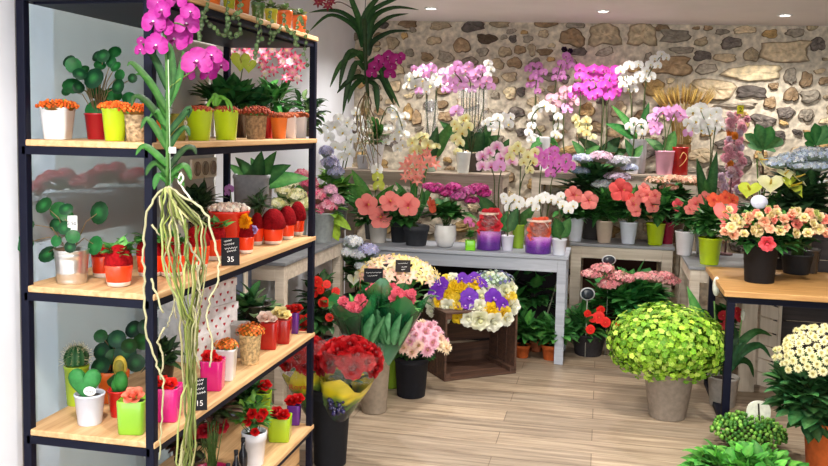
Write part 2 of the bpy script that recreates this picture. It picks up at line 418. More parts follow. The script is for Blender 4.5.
    def leaves(s, items, cols, W, shape='ovate', droop=.4, name='leaf', d=0.0, fold=.2, seg=6, one=True):
        """items: (x0, y0, x1, y1, width, depth change)"""
        b = MB()
        for it in items:
            p = s.L(it[0], it[1], d); e = s.L(it[2], it[3], d+(it[5] if len(it) > 5 else U(-.04, .04))); w = (it[4] if len(it) > 4 else W)*s.k
            L = (e-p).length; dr = (e-p).normalized()+V((0, 0, droop*.5))
            b.leaf(p, dr, L*1.06, w, jit(random.choice(cols), .12), droop=droop, shape=shape, seg=seg, fold=fold, up=(0, -.75, .66))
            if not one: s.part(name, b, LEAF); b = MB()
        if one: return s.part(name, b, LEAF)
    def strip(s, paths, W, cols, name='foliage', d=0.0, fold=.35):
        """long strap leaves that follow drawn curves"""
        b = MB()
        for path in paths:
            P = [s.L(q[0], q[1], (q[2] if len(q) > 2 else 0)+d) for q in path]; Q = []
            for i in range(len(P)-1):
                p0 = P[max(i-1, 0)]; p1 = P[i]; p2 = P[i+1]; p3 = P[min(i+2, len(P)-1)]
                for t in (0, .25, .5, .75): Q.append(.5*((2*p1)+(p2-p0)*t+(2*p0-5*p1+4*p2-p3)*t*t+(3*p1-p0-3*p2+p3)*t**3))
            Q.append(P[-1]); n = len(Q); vs = []; cs = []; c = jit(random.choice(cols), .1); c2 = mix(c, (170, 200, 110), .2)
            for i, p in enumerate(Q):
                t = i/(n-1); tg = (Q[min(i+1, n-1)]-Q[max(i-1, 0)]).normalized(); up = V((.15, -.7, .7)); sd = tg.cross(up).normalized(); nr = sd.cross(tg)
                w = W*s.k*.5*min(1, .7+t*2)*max(.06, (1-t**4)); vs += [p-sd*w+nr*w*fold, p, p+sd*w+nr*w*fold]; cs += [c, c2, c]
            b.add(vs, [f for i in range(n-1) for f in ((i*3, i*3+1, i*3+4, i*3+3), (i*3+1, i*3+2, i*3+5, i*3+4))], cs)
        return s.part(name, b, LEAF)
    def wrap(s, a, bb, r0, r1, bands, mat=None, name='wrap', d0=0.0, d1=0.0, n=20, ruf=.08):
        """film cone from place a to place b (x, y), coloured in bands from the foot up"""
        p = s.L(a[0], a[1], d0); e = s.L(bb[0], bb[1], d1); ax = e-p; H = ax.length
        M = ax.normalized().to_track_quat('Z', 'Y').to_matrix().to_4x4(); M.translation = p; vs = []; cs = []; m = 10
        for i in range(m+1):
            t = i/m; r = (r0+(r1-r0)*t**.9)*s.k
            for k in range(n):
                w = 2*math.pi*k/n; q = 1+ruf*t*math.sin(5*w+1)
                vs.append((r*q*math.cos(w), r*q*math.sin(w), H*t*(1+(.10*math.sin(4*w) if i == m else 0))))
                c = bands[min(len(bands)-1, int(t*len(bands)))]; cs.append(jit(c if not isinstance(c, list) else random.choice(c), .1))
        fs = [(i*n+k, i*n+(k+1) % n, (i+1)*n+(k+1) % n, (i+1)*n+k) for i in range(m) for k in range(n)]
        b = MB(); b.add(vs, fs, cs, M); return s.part(name, b, mat or WRAP)
def text(name, body, size, col, parent, loc, rot, depth=.0006):
    c = bpy.data.curves.new(name, 'FONT'); c.body = body; c.size = size; c.extrude = depth; c.align_x = 'CENTER'; c.align_y = 'CENTER'; c.resolution_u = 3
    tmp = bpy.data.objects.new(name, c); COL.objects.link(tmp); me = bpy.data.meshes.new_from_object(tmp); bpy.data.objects.remove(tmp); bpy.data.curves.remove(c)
    me.materials.clear(); me.materials.append(col); o = bpy.data.objects.new(name, me); COL.objects.link(o); o.parent = parent; o.location = loc; o.rotation_euler = rot; return o
# ============================================================ colours
LIME = (178, 205, 22); DKG = (22, 70, 34); MIDG = (48, 110, 48); BRG = (90, 150, 50); OLV = (90, 105, 50)
G1 = [(26, 80, 38), (34, 96, 44), (46, 112, 52)]; G2 = [(54, 122, 52), (72, 142, 64), (40, 104, 48)]; G3 = [(98, 158, 54), (118, 172, 64), (80, 142, 58)]
WHT = (236, 238, 242); TERR = (190, 92, 40); CORAL = (255, 146, 138)
# ============================================================ setting
WY = 7.2
def ceil_z(x): return 2.462-(x+1.74)*.019
fl = MB(); fl.box((-2.4, -1.2, -.08), (2.1, WY+.1, 0), (200, 180, 150)); 
M_FLOOR = wood('floor_planks', (188, 170, 148), (122, 105, 88), 'X', 5, .45, .08, (1.25, .17))
struct('floor', fl, M_FLOOR)
c = MB(); x0, x1 = -2.4, 2.1
c.add([(x0,-1.2,ceil_z(x0)),(x1,-1.2,ceil_z(x1)),(x1,WY+.1,ceil_z(x1)),(x0,WY+.1,ceil_z(x0)),(x0,-1.2,2.75),(x1,-1.2,2.75),(x1,WY+.1,2.75),(x0,WY+.1,2.75)],
      [(0,1,2,3),(7,6,5,4),(4,5,1,0),(5,6,2,1),(6,7,3,2),(7,4,0,3)], (200, 190, 186))
struct('ceiling', c, plain('ceiling_paint', (246, 240, 240), .8, 3, .03))
M_WHITE = plain('white_paint', (234, 238, 248), .7, 4, .03)
M_GREYW = plain('grey_render', (176, 182, 182), .55, 2.5, .12)
w = MB(); w.box((-2.27, 3.05, 0), (-2.15, WY, 2.6)); struct('wall_left', w, M_WHITE)
w = MB(); w.box((-5.2, -4, 0), (-5.0, 9, 5.0)); struct('facade', w, M_GREYW)
w = MB(); w.box((-5.0, -4, -.08), (-2.4, 9, -.005)); struct('pavement', w, plain('paving', (120, 124, 118), .8, 9, .2))
w = MB(); w.box((-2.15, 3.02, 0), (-1.635, 3.40, 2.6)); struct('wall_left', w, plain('pier_paint', (205, 205, 200), .7, 4, .04))
w = MB(); w.box((2.0, -1.2, 0), (2.1, WY, 2.6)); struct('wall_right', w, plain('dark_paint', (70, 66, 66), .7, 5, .1))
g = MB(); g.box((-1.655, 2.13, .02), (-1.645, 3.02, 2.44)); 
pane = struct('window_pane', g, film('window_glass', (232, 238, 240), (204, 210, 212), .62, .06)); pane.name = 'window_1'
t = MB(); t.box((-1.72, 1.55, 0), (-1.62, 2.105, 2.44)); struct('trim_1', t, M_WHITE)
t = MB(); t.box((-1.67, 2.10, 0), (-1.635, 2.15, 2.44)); t.box((-1.67, 2.15, 0), (-1.635, 3.02, .05)); struct('trim_2', t, plain('grey_frame', (150, 156, 160), .4, 5, .05))
# ------------------------------------------------------------ rubble stone wall
rs = random.Random(5)
wb = MB(); mort = (210, 198, 178); nx, nz = 90, 52; X0, X1 = -2.2, 2.05
vs = []; cs = []
for j in range(nz+1):
    for i in range(nx+1):
        kk_ = rs.uniform(.93, 1.04)
        vs.append((X0+(X1-X0)*i/nx, WY+rs.uniform(-.006, .006), 2.55*j/nz)); cs.append(tuple(q*kk_ for q in mort))
wb.add(vs, [(j*(nx+1)+i, j*(nx+1)+i+1, (j+1)*(nx+1)+i+1, (j+1)*(nx+1)+i) for j in range(nz) for i in range(nx)], cs)
wb.box((X0, WY+.02, 0), (X1, WY+.12, 2.55), mort)
TAN = (198, 178, 146); GRY = (158, 148, 134); BRN = (150, 124, 94); DRK = (98, 90, 86); OCH = (190, 156, 102); CRM = (222, 204, 166)
stones = [(675,36,28,13,GRY,2),(731,43,20,12,DRK,0),(702,56,18,11,DRK,0),(751,55,15,14,TAN,0),(785,52,46,22,TAN,2),(753,73,56,17,CRM,1),(790,76,12,17,GRY,0),(671,66,40,20,BRN,2),
 (714,90,40,22,TAN,2),(751,92,28,12,DRK,2),(791,95,15,15,BRN,0),(785,113,17,13,DRK,0),(806,115,14,13,GRY,0),(770,103,12,12,BRN,0),(682,50,24,7,GRY,1),(725,58,23,9,TAN,1),(706,69,22,11,GRY,0),
 (646,34,16,20,TAN,0),(770,34,16,9,OCH,1),(806,80,12,17,BRN,0),(722,32,14,6,GRY,1),(701,42,14,9,TAN,0),(737,105,40,5,GRY,1),(648,60,8,16,GRY,0),(473,26,24,12,DRK,0),(487,39,20,10,(96,78,62),0),
 (505,52,14,11,TAN,0),(520,50,13,9,BRN,0),(515,63,16,11,BRN,0),(497,64,16,11,TAN,0),(483,52,12,9,GRY,0),(545,52,16,7,BRN,1),(579,52,17,8,DRK,0),(605,52,18,8,GRY,0),(573,38,26,18,BRN,0),
 (605,35,32,22,TAN,2),(642,35,28,22,TAN,2),(513,39,8,8,DRK,0),(528,39,11,7,GRY,0),(532,50,8,13,TAN,0),(510,93,13,14,CRM,0),(510,77,16,10,TAN,0),(495,95,10,8,GRY,0),(516,113,18,12,DRK,0),(470,61,18,8,GRY,1),
 (565,79,10,9,DRK,0),(571,63,11,9,GRY,0),(587,110,16,14,OCH,0),(521,132,10,9,DRK,0),(619,110,15,18,TAN,0),(653,87,20,18,OCH,0),(550,77,16,10,GRY,0),(521,92,9,10,DRK,0),(393,43,13,13,TAN,0),(410,53,10,8,GRY,0),
 (427,57,13,9,BRN,0),(446,57,18,11,GRY,0),(462,46,18,15,BRN,0),(434,41,16,8,TAN,0),(413,30,7,6,GRY,0),(417,118,11,15,BRN,0),(400,70,10,10,TAN,0),(408,113,12,18,OCH,0),(396,86,12,12,TAN,0),(382,62,10,12,BRN,0),
 (500,24,22,7,TAN,1),(545,24,24,7,BRN,1),(575,25,20,7,GRY,1),(440,26,22,8,TAN,1),(662,28,14,7,BRN,1),(745,30,22,8,TAN,1),(795,33,18,9,GRY,1),(408,24,20,8,BRN,1)]
done = []
def stone(px, py, wpx, hpx, col, blk):
    P = on_y(px, py, WY); k = proj(P)[2]/FOC; a, h = wpx*k/2, hpx*k/2; n = 18; ph = rs.uniform(0, 6); dep = min(.05, .022+.2*min(a, h))
    rad = []
    for q in range(n):
        w_ = 2*math.pi*q/n; cx, sx = math.cos(w_), math.sin(w_); m = 1/max(abs(cx), abs(sx)) if blk == 2 else (1/max(abs(cx), abs(sx)))**.35
        rad.append((m*(.95+.10*math.sin(3*w_+ph)+.07*math.sin(5*w_+2*ph)+rs.uniform(-.09, .09)), cx, sx))
    tilt = rs.uniform(-.3, .3) if blk == 0 else rs.uniform(-.06, .06); ct, st = math.cos(tilt), math.sin(tilt)
    vs = []; cs = []; kb = rs.uniform(.9, 1.1); ka = rs.uniform(.7, 1.2); base = tuple(q*kb for q in col); alt = tuple(q*ka for q in mix(col, mort, .25)); edge = mix(base, (84, 70, 58), .55)  # edge: rim colour darkened to stand in for shaded crevices round each stone
    for f_, y in ((1.03, .02), (1.0, -dep*.55), (.86, -dep*.95), (.55, -dep*1.05), (.25, -dep*1.1)):
        for m, cx, sx in rad:
            x, z = m*cx*a*f_, m*sx*h*f_; jy = rs.uniform(-.16, .16)*dep if f_ < 1 else 0
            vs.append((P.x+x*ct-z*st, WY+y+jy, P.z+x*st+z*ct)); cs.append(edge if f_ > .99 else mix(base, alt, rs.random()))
    vs.append((P.x, WY-dep*1.1, P.z)); cs.append(base)
    fs = [(i*n+q, i*n+(q+1) % n, (i+1)*n+(q+1) % n, (i+1)*n+q) for i in range(4) for q in range(n)]+[(4*n+q, 4*n+(q+1) % n, 5*n) for q in range(n)]
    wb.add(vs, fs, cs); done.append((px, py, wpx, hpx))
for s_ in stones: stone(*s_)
for _ in range(6000):
    px, py = rs.uniform(340, 850), rs.uniform(24, 300); wpx = rs.uniform(7, 24) if py < 140 else rs.uniform(10, 30); hpx = wpx*rs.uniform(.45, .95)
    if any(abs(px-d[0]) < (wpx+d[2])*.52+.3 and abs(py-d[1]) < (hpx+d[3])*.52+.3 for d in done): continue
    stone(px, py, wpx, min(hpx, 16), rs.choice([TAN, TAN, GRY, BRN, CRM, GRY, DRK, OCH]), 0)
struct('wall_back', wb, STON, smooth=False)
# ------------------------------------------------------------ ceiling lights (three in view, the rest unseen, added overhead to light the shop)
M_LAMP = plain('lamp_glow', (255, 250, 240), .5, 5, .01, emit=14)
M_RING = plain('white_metal', (238, 238, 238), .3, 5, .02)
spots = [on_z(431, 11, 2.43), on_z(603, 12, 2.42), on_z(785, 14, 2.41)]
extra = [V((x, y, 0)) for y in (3.6, 1.2) for x in (-.9, .2, 1.3)]
names = ['white recessed ceiling spotlight above the tall white and pink orchids', 'white recessed ceiling spotlight in the middle, above the magenta orchids', 'white recessed ceiling spotlight at the right, above the tan stone block']
for i, p in enumerate(spots+extra):
    z = ceil_z(p.x); o = bpy.data.objects.new('ceiling_light', None); COL.objects.link(o); o.location = (p.x, p.y, z)
    tag(o, names[i] if i < 3 else 'unseen ceiling spotlight added toward the shop front to light the room', 'light', 'recessed ceiling spotlights')
    b = MB(); b.lathe([(.052, -.001), (.052, -.008), (.038, -.01), (.036, .0), (.052, .002)], WHT, 24, cap=False); link('trim_ring', b, M_RING, o)
    b = MB(); b.lathe([(.001, -.003), (.036, -.003), (.036, -.001), (.001, -.001)], WHT, 20); link('lamp', b, M_LAMP, o)
    l = bpy.data.lights.new('spot', 'SPOT'); l.energy = 62 if i < 3 else 105; l.spot_size = 2.5; l.spot_blend = .7; l.shadow_soft_size = .05; l.color = (1, .95, .88)
    lo = bpy.data.objects.new('spot_beam', l); COL.objects.link(lo); lo.parent = o; lo.location = (0, 0, -.03)
# ============================================================ furniture
M_PINE = wood('pale_pine', (220, 182, 134), (180, 136, 90), 'Y', 7, .55, .1)
M_PINEX = wood('oak_top', (206, 160, 100), (166, 116, 62), 'X', 7, .45, .1)
M_IRON = plain('black_iron', (16, 18, 34), .5, 20, .1, spec=.12)
M_WASH = wood('whitewashed_wood', (224, 212, 196), (188, 172, 154), 'X', 5, .6, .15)
M_GREYTOP = wood('grey_worktop', (146, 148, 152), (112, 114, 120), 'X', 4, .4, .06)
M_BLUEG = wood('blue_grey_wood', (176, 180, 190), (140, 146, 158), 'X', 4, .5, .06)
M_TAUPE = wood('taupe_wood', (190, 174, 158), (152, 136, 120), 'X', 4, .6, .1)
M_DARKW = wood('dark_planks', (62, 52, 50), (32, 27, 28), 'X', 5, .6, .2)
M_CRATE = wood('crate_wood', (96, 64, 46), (52, 34, 26), 'X', 7, .75, .3)
def holder(name, label, cat, loc, group=None, rot=0):
    o = bpy.data.objects.new(name, None); COL.objects.link(o); o.location = loc; o.rotation_euler = (0, 0, rot); tag(o, label, cat, group); return o
def bb(name, a, b, mat, parent, bev=.003):
    m = MB(); m.box(a, b); o = link(name, m, mat, parent, smooth=False)
    if bev:
        md = o.modifiers.new('edge', 'BEVEL'); md.width = bev; md.segments = 2
    return o
# --- the shelving unit: front post at (-1.19, 2.08)
SX, SXB, SY, SYB = -1.19, -1.576, 2.08, 3.386
SZ = [1.9156, 1.495, 1.0835, .6688, .263]
o = holder('shelving_unit', 'black iron shelving unit with pine boards, loaded with potted plants', 'shelf', (SX, SY, 0)); W_, L_ = SXB-SX, SYB-SY; q = .0128
for x in (0, W_):
    for y in (0, L_): bb('post', (x-q, y-q, 0), (x+q, y+q, SZ[0]-.02), M_IRON, o)
for z in SZ:
    bb('shelf_board', (W_-.012, -.012, z-.018), (.016, L_+.016, z), M_PINE, o)
    m = MB(); zz = z-.019
    m.box((W_, -q, zz-.022), (0, q, zz)); m.box((W_, L_-q, zz-.022), (0, L_+q, zz)); m.box((-q, 0, zz-.022), (q-.006, L_, zz)); m.box((W_-q, 0, zz-.022), (W_+q, L_, zz))
    link('rail', m, M_IRON, o, smooth=False)
bb('underside_panel', (W_+.02, .02, SZ[0]-.047), (-.02, L_-.02, SZ[0]-.021), M_IRON, o, 0)
o = holder('wooden_crate', 'pale plank crate under the bottom board of the shelving unit', 'crate', (SX-.03, SY+.45, 0))
for i in range(2): bb('plank', (-.016, 0, .01+i*.1), (0, .82, .10+i*.1), M_PINE, o)
bb('side_panel', (-.32, 0, .01), (-.016, .018, .2), M_PINE, o); bb('side_panel', (-.32, .80, .01), (-.016, .82, .2), M_PINE, o); bb('back_or_shade_panel', (-.336, 0, .01), (-.32, .82, .2), M_PINE, o); bb('bottom_panel', (-.32, .018, .01), (-.016, .8, .025), M_PINE, o)
# --- tables
def table(name, label, cat, x0, x1, y0, y1, z, top, leg, tt=.022, apron=.075, lw=.05, group=None, over=.012):
    o = holder(name, label, cat, ((x0+x1)/2, (y0+y1)/2, 0), group); hx, hy = (x1-x0)/2, (y1-y0)/2
    bb('table_top', (-hx, -hy, z-tt), (hx, hy, z), top, o); a = hx-over; b = hy-over
    if apron:
        m = MB(); zz = z-tt-.0005
        m.box((-a+lw, -b, zz-apron), (a-lw, -b+.02, zz)); m.box((-a+lw, b-.02, zz-apron), (a-lw, b, zz)); m.box((-a, -b+lw, zz-apron), (-a+.02, b-lw, zz)); m.box((a-.02, -b+lw, zz-apron), (a, b-lw, zz))
        link('apron', m, leg, o, smooth=False)
    for sx in (-1, 1):
        for sy in (-1, 1):
            bb('leg', (min(sx*a, sx*(a-lw)), min(sy*b, sy*(b-lw)), 0), (max(sx*a, sx*(a-lw)), max(sy*b, sy*(b-lw)), z-tt), leg, o)
    return o
M_VOID = plain('charcoal_shade_sheet', (34, 30, 32), .85, 6, .2, spec=.1)
BT_ = table('display_table', 'blue-grey painted display table holding the purple glitter jars', 'table', -1.56, -.195, 5.60, 6.05, .73, M_BLUEG, M_BLUEG, .026, .085, .06, 'lower display tables')
bb('back_or_shade_panel', (-.60, .185, .02), (.60, .20, .60), M_VOID, BT_)  # added charcoal sheet, stands in for the deep shade under this table
LR_ = table('display_table', 'whitewashed display table with grey top under the row of potted hibiscus', 'table', -.215, .53, 6.30, 6.70, .73, M_GREYTOP, M_WASH, .022, .085, .075, 'lower display tables')
bb('back_or_shade_panel', (-.275, .155, .02), (.275, .17, .60), plain('brown_shade_sheet', (70, 46, 40), .85, 6, .25, spec=.1), LR_)  # dark brown sheet added to paint in the dimness beneath this tabletop
table('display_table', 'whitewashed bench with grey top along the right, under the white pot', 'table', .55, 1.02, 5.50, 6.22, .722, M_GREYTOP, M_WASH, .02, .08, .06, 'lower display tables')
table('display_table', 'whitewashed table with grey top beside the far end of the shelving', 'table', -2.13, -1.665, 4.32, 5.42, .80, M_GREYTOP, M_WASH, .02, .085, .055, 'lower display tables')
table('tall_display_table', 'tall taupe wooden table behind the blue-grey one, with cream orchids', 'table', -2.0, -.69, 6.12, 6.56, 1.222, M_TAUPE, M_TAUPE, .02, .085, .075, 'tall orchid tables')
table('tall_display_table', 'tall taupe wooden table behind the hibiscus, holding the pink pot', 'table', -.56, .72, 6.80, 7.12, 1.225, M_TAUPE, M_WASH, .02, .085, .075, 'tall orchid tables')
o = holder('side_table', 'oak topped table on black steel frame under the black rose bucket', 'table', (.645, 4.62, 0))
bb('table_top', (0, 0, .705), (1.0, .84, .735), M_PINEX, o)
for y in (.02, .78):
    for x in (.02, .94): bb('leg', (x, y, 0), (x+.04, y+.04, .67), M_IRON, o)
m = MB(); m.box((.02, .02, .67), (.98, .06, .7045)); m.box((.02, .78, .67), (.98, .82, .7045)); m.box((.02, .06, .67), (.06, .78, .7045)); m.box((.94, .06, .67), (.98, .78, .7045)); link('top_frame', m, M_IRON, o, smooth=False)
for x in (.02, .94): bb('foot_rail', (x, .0605, 0), (x+.04, .7795, .03), M_IRON, o)
# --- dark plank screen, louvred shutter, cupboard
o = holder('plank_screen', 'dark stained plank screen standing behind the oak topped table', 'screen', (1.08, 5.60, 0))
for i in range(8): bb('plank', (0, 0, .01+i*.13), (.85, .02, .135+i*.13), M_DARKW, o)
bb('batten', (.02, .021, 0), (.08, .05, 1.05), M_DARKW, o); bb('batten', (.77, .021, 0), (.83, .05, 1.05), M_DARKW, o)
P = on_z(746, 392); o = holder('louvred_shutter', 'cream louvred shutter standing upright behind the oak topped table', 'shutter', P, rot=.1)
M_CREAM = wood('cream_paint', (224, 214, 198), (198, 186, 168), 'Z', 4, .6, .08)
bb('stile', (-.045, 0, 0), (.045, .03, .70), M_CREAM, o)
m = MB()
for i in range(8):
    z = .05+i*.085; m.add([(.06, 0, z), (.17, .03, z-.035), (.17, .03, z+.04), (.06, 0, z+.075), (.06, .012, z), (.17, .042, z-.035), (.17, .042, z+.04), (.06, .012, z+.075)], [(0,1,2,3),(7,6,5,4),(0,4,5,1),(1,5,6,2),(2,6,7,3),(3,7,4,0)], (200, 190, 180))
link('louvre_panel', m, M_CREAM, o, smooth=False); bb('stile', (.171, .022, 0), (.19, .052, .70), M_CREAM, o)
o = holder('cupboard', 'slate blue cupboard with pale strips beyond the shelving', 'cupboard', (-2.14, 3.55, 0))
M_SLATE = plain('slate_paint', (74, 84, 104), .5, 6, .12); bb('body', (0, 0, 0), (.30, .72, .98), M_SLATE, o)
for y in (.16, .38, .6): bb('door_strip', (.30, y, .05), (.312, y+.045, .96), M_CREAM, o)
bb('cupboard_top', (-.0, -.02, .981), (.33, .74, 1.005), M_GREYTOP, o)
# --- wall socket on the pier
P = aty(203, 3.019, 1.4)
P = atx(202, -1.634, 1.40); pz = on_x(202, 168, -1.634).z
o = holder('wall_socket', 'cream triple wall socket on the grey pier behind the shelving', 'socket', (-1.634, P.y, pz))
M_SOCK = plain('cream_plastic', (232, 220, 196), .4, 5, .03); bb('cover_plate', (0, -.115, -.042), (.014, .115, .042), M_SOCK, o, .006)
for y in (-.072, 0, .072):
    b = MB(); b.lathe([(.030, 0), (.030, .004), (.026, .006), (.022, .002), (.001, .002)], (150, 132, 110), 16, M=Matrix.Translation((.0141, y, 0)) @ Matrix.Rotation(math.pi/2, 4, 'Y') , cap=False); link('socket_well', b, CERA, o)
# --- wooden crate on its side with the bouquet
A = on_z(444.5, 382); B = on_z(516.5, 373.5); u_ = (B-A); Wc = u_.length; ang = math.atan2(u_.y, u_.x); Hc = 70*proj(A)[2]/FOC; Dc = .34
CR = holder('flower_crate', 'dark brown slatted crate on its side, carrying the yellow and violet bouquet', 'crate', A, rot=ang)
for i in range(3): bb('top_slat', (0, .004+i*.113, Hc-.014), (Wc, .108+i*.113, Hc), M_CRATE, CR)
for i in range(3): bb('bottom_slat', (0, .004+i*.113, 0), (Wc, .108+i*.113, .014), M_CRATE, CR)
for i in range(3): bb('back_slat', (0, Dc, .01+i*Hc/3), (Wc, Dc+.012, .01+(i+.88)*Hc/3), M_CRATE, CR)
for x in (0, Wc-.014):
    for i in range(3): bb('side_slat', (x, .004+i*.113, .0145), (x+.014, .108+i*.113, Hc-.0145), M_CRATE, CR)
for x in (.0145, Wc-.0445):
    for z in (.0145, Hc-.0445): bb('corner_post', (x, .006, z), (x+.03, Dc-.002, z+.03), M_CRATE, CR)
# ============================================================ helpers for kinds of plant
ORG = (238, 108, 34); MAG = (196, 20, 110); REDF = (178, 16, 24); CRE = (238, 232, 190)
TEAR = (236, 62, 22)
def S(px, X, lv): return atx(px, X, SZ[lv])
def nertera(name, label, P, pot, cy, rx, ry_=5, col=(ORG, (246, 130, 50), (222, 88, 22)), group='orange bead plants', fol=True, cat='plant', mat=None):
    t = T(name, label, cat, P, group); t.pot(*pot, mat=mat)
    t.berries('berries', t.bx, t.by-pot[3]-cy, rx, ry_, 130, 3.0, col, lo=-.05)
    if fol: t.bush(t.bx, t.by-pot[3]-cy, rx*1.02, ry_*.9, 26, 7, 4, G2, shape='ovate', lo=-.3, stems=False, core=.85)
    return t
# ============================================================ first board (eye level)
nertera('bead_plant', 'orange bead plant in a white square pot, leftmost on the upper board', aty(58, 2.16, SZ[1]), ('square', 27, 21, 32, WHT), 0, 19, 7)
t = T('pilea', 'round-leaved green plant in a dark red pot behind the bead plants', 'plant', aty(97, 2.27, SZ[1]), 'round-leaved pileas'); t.pot('cone', 24, 18, 26, (170, 24, 34))
def pilea(t, discs, col=None):
    b = MB(); s = MB()
    for x, y, r in discs:
        d = U(-.06, .05); p = t.L(x, y, d); n = V((U(-.5, .5), -1, U(.1, .9))); b.disc(p, n, r*t.k, jit(random.choice(col or [(22, 74, 36), (30, 92, 44), (18, 58, 30)]), .15), (44, 112, 56), .14, 12)
        s.tube([V((U(-.01, .01), 0, t.h*.9)), (p+V((0, 0, t.h*1.1)))/2+V((0, .01, .02)), p+V((0, .004, 0))], .0018, .0014, (120, 100, 70), 4)
    t.part('foliage', b, LEAF); t.part('leaf_stalk', s, LEAF)
pilea(t, [(72,62,7),(79,66,8),(91,57,6),(88,74,7),(100,78,11),(73,86,10),(108,56,7),(116,52,7),(114,62,6),(122,66,6),(100,97,10),(122,86,8),(96,110,11),(86,70,6),(130,78,5),(112,94,9),(80,88,6),(118,75,6),(104,65,6),(66,92,5),(92,92,8),(126,97,7)])
nertera('bead_plant', 'orange bead plant in a lime pot just left of the front shelf post', aty(115, 2.14, SZ[1]), ('cone', 25, 19, 33, LIME), 0, 15, 6)
nertera('bead_plant', 'orange bead plant in a bark-fibre pot touching the front shelf post', aty(136, 2.16, SZ[1]), ('cone', 24, 18, 30, (178, 152, 118)), 0, 17, 7, mat=FIBR)
t = T('potted_plant', 'small terracotta pot half hidden behind the front shelf post', 'plant', S(156, -1.30, 1)); t.pot('cone', 20, 15, 24, (214, 100, 40)); t.bush(156, 108, 15, 14, 30, 16, 8, G1)
t = T('patterned_vase', 'olive vase with eye-like spots on the upper board', 'vase', S(177, -1.27, 1)); b = MB(); kk = t.k
b.lathe([(8*kk, 0), (9.5*kk, 8*kk), (9*kk, 20*kk), (6.5*kk, 27*kk), (6*kk, 27*kk), (7*kk, 20*kk)], (142, 136, 60), 20); t.part('body', b, CERA)
b = MB()
for a in range(6):
    for z in (8, 18):
        w_ = a*1.05+z*.3; cx, cy_ = math.sin(w_), -math.cos(w_); b.disc((cx*9.9*kk, cy_*9.9*kk, z*kk), (cx, cy_, 0), 2.6*kk, (222, 214, 190), (40, 40, 60), 0)
t.part('painted_spots', b, CERA)
nertera('bead_plant', 'brown-orange bead plant in a lime pot, left of the two lime ones beyond the post', S(199, -1.24, 1), ('cone', 27, 21, 31, LIME), -1, 13, 4, ((196, 84, 40), (170, 66, 34)), fol=False)
t = nertera('bead_plant', 'lime pot with brown-orange beads and a small arching spider plant', S(226, -1.24, 1), ('cone', 25, 20, 30, LIME), -1, 12, 4, ((190, 80, 40), (160, 62, 34)), fol=False)
t.strip([[(218,106),(216,100),(212,104),(210,112)],[(219,105),(222,97),(229,100),(232,110)],[(219,106),(219,95),(217,97),(214,102)],[(220,106),(226,99),(233,103),(236,113)]], 4, G3, 'foliage', -.05)
nertera('bead_plant', 'rust bead plant in a bark-fibre pot, middle of the upper board', S(256, -1.245, 1), ('cone', 22, 18, 27, (150, 120, 90)), -1, 15, 6, ((190, 84, 52), (160, 64, 40)), mat=FIBR)
t = T('candle_pot', 'slim red pot beside the rust bead plant on the upper board', 'pot', S(268, -1.30, 1)); t.pot('cone', 11, 9, 27, (190, 34, 34))
t = nertera('bead_plant', 'rust bead plant in an orange terracotta pot on the upper board', S(279, -1.245, 1), ('cone', 17, 13, 22, (222, 112, 38)), 0, 10, 3, ((180, 90, 50), (150, 70, 40)), fol=False)
t = nertera('bead_plant', 'rust bead plant in the first of two white square pots', S(290.5, -1.25, 1), ('square', 12, 10, 22, (214, 214, 222)), 0, 7, 3, ((180, 90, 50), (150, 70, 40)), fol=False)
t = nertera('bead_plant', 'rust bead plant in a white square pot nearest the end post', S(300, -1.25, 1), ('square', 13, 11, 22, (222, 222, 230)), 0, 8, 3, ((180, 90, 50), (150, 70, 40)), fol=False)
t = T('anthurium', 'leafy plant with one lime-yellow flower behind the lime pots', 'plant', S(236, -1.44, 1)); t.pot('cone', 26, 20, 24, (70, 50, 40))
t.bush(228, 100, 40, 22, 110, 26, 14, G1, 'ovate', depth=.12, lo=-.6); t.leaves([(240,112,262,88,22),(236,112,215,95,18),(246,112,272,100,20)], [(20, 80, 40)], 16); t.bloom('anth', [(243,61,20),(253,66,15)], ((200, 214, 70), (210, 222, 100), (240, 230, 120)), d=-.05); t.stem([(238,112),(240,85),(243,64)])
t = T('orchid', 'pink and white starry orchids backlit high on the upper board', 'orchid', S(272, -1.46, 1)); t.pot('cone', 22, 17, 22, (60, 50, 44))
t.bush(275, 100, 28, 26, 80, 22, 8, G1, depth=.12, lo=-.6)
PK = ((236, 120, 160), (252, 214, 226), (210, 40, 90), (250, 220, 120)); PW = ((246, 214, 226), (250, 238, 242), (220, 70, 120), (250, 220, 120))
t.bloom('star', [(250,55,14),(260,52,14),(268,58,14),(279,56,14),(288,52,15),(296,58,14),(284,66,14),(293,72,14),(274,70,13),(262,66,13),(300,66,12),(287,78,12),(246,50,11)], PK); t.bloom('star', [(256,62,13),(240,56,13),(272,50,13),(283,62,12),(266,74,12),(298,78,12),(232,52,13),(290,62,12)], PW)
for q in ([(272,115),(268,90),(258,62)], [(273,115),(280,90),(286,60)], [(273,115),(284,95),(296,66)]): t.stem(q, .7)
t = T('trailing_vine', 'dark small-leaved vine spilling around the end post of the shelving', 'plant', S(306, -1.42, 1)); t.pot('cone', 20, 16, 18, (60, 52, 46))
t.bush(306, 112, 22, 26, 130, 13, 6, [(26, 66, 38), (44, 90, 50), (90, 120, 80)], depth=.08, lo=-.9, droop=.9)
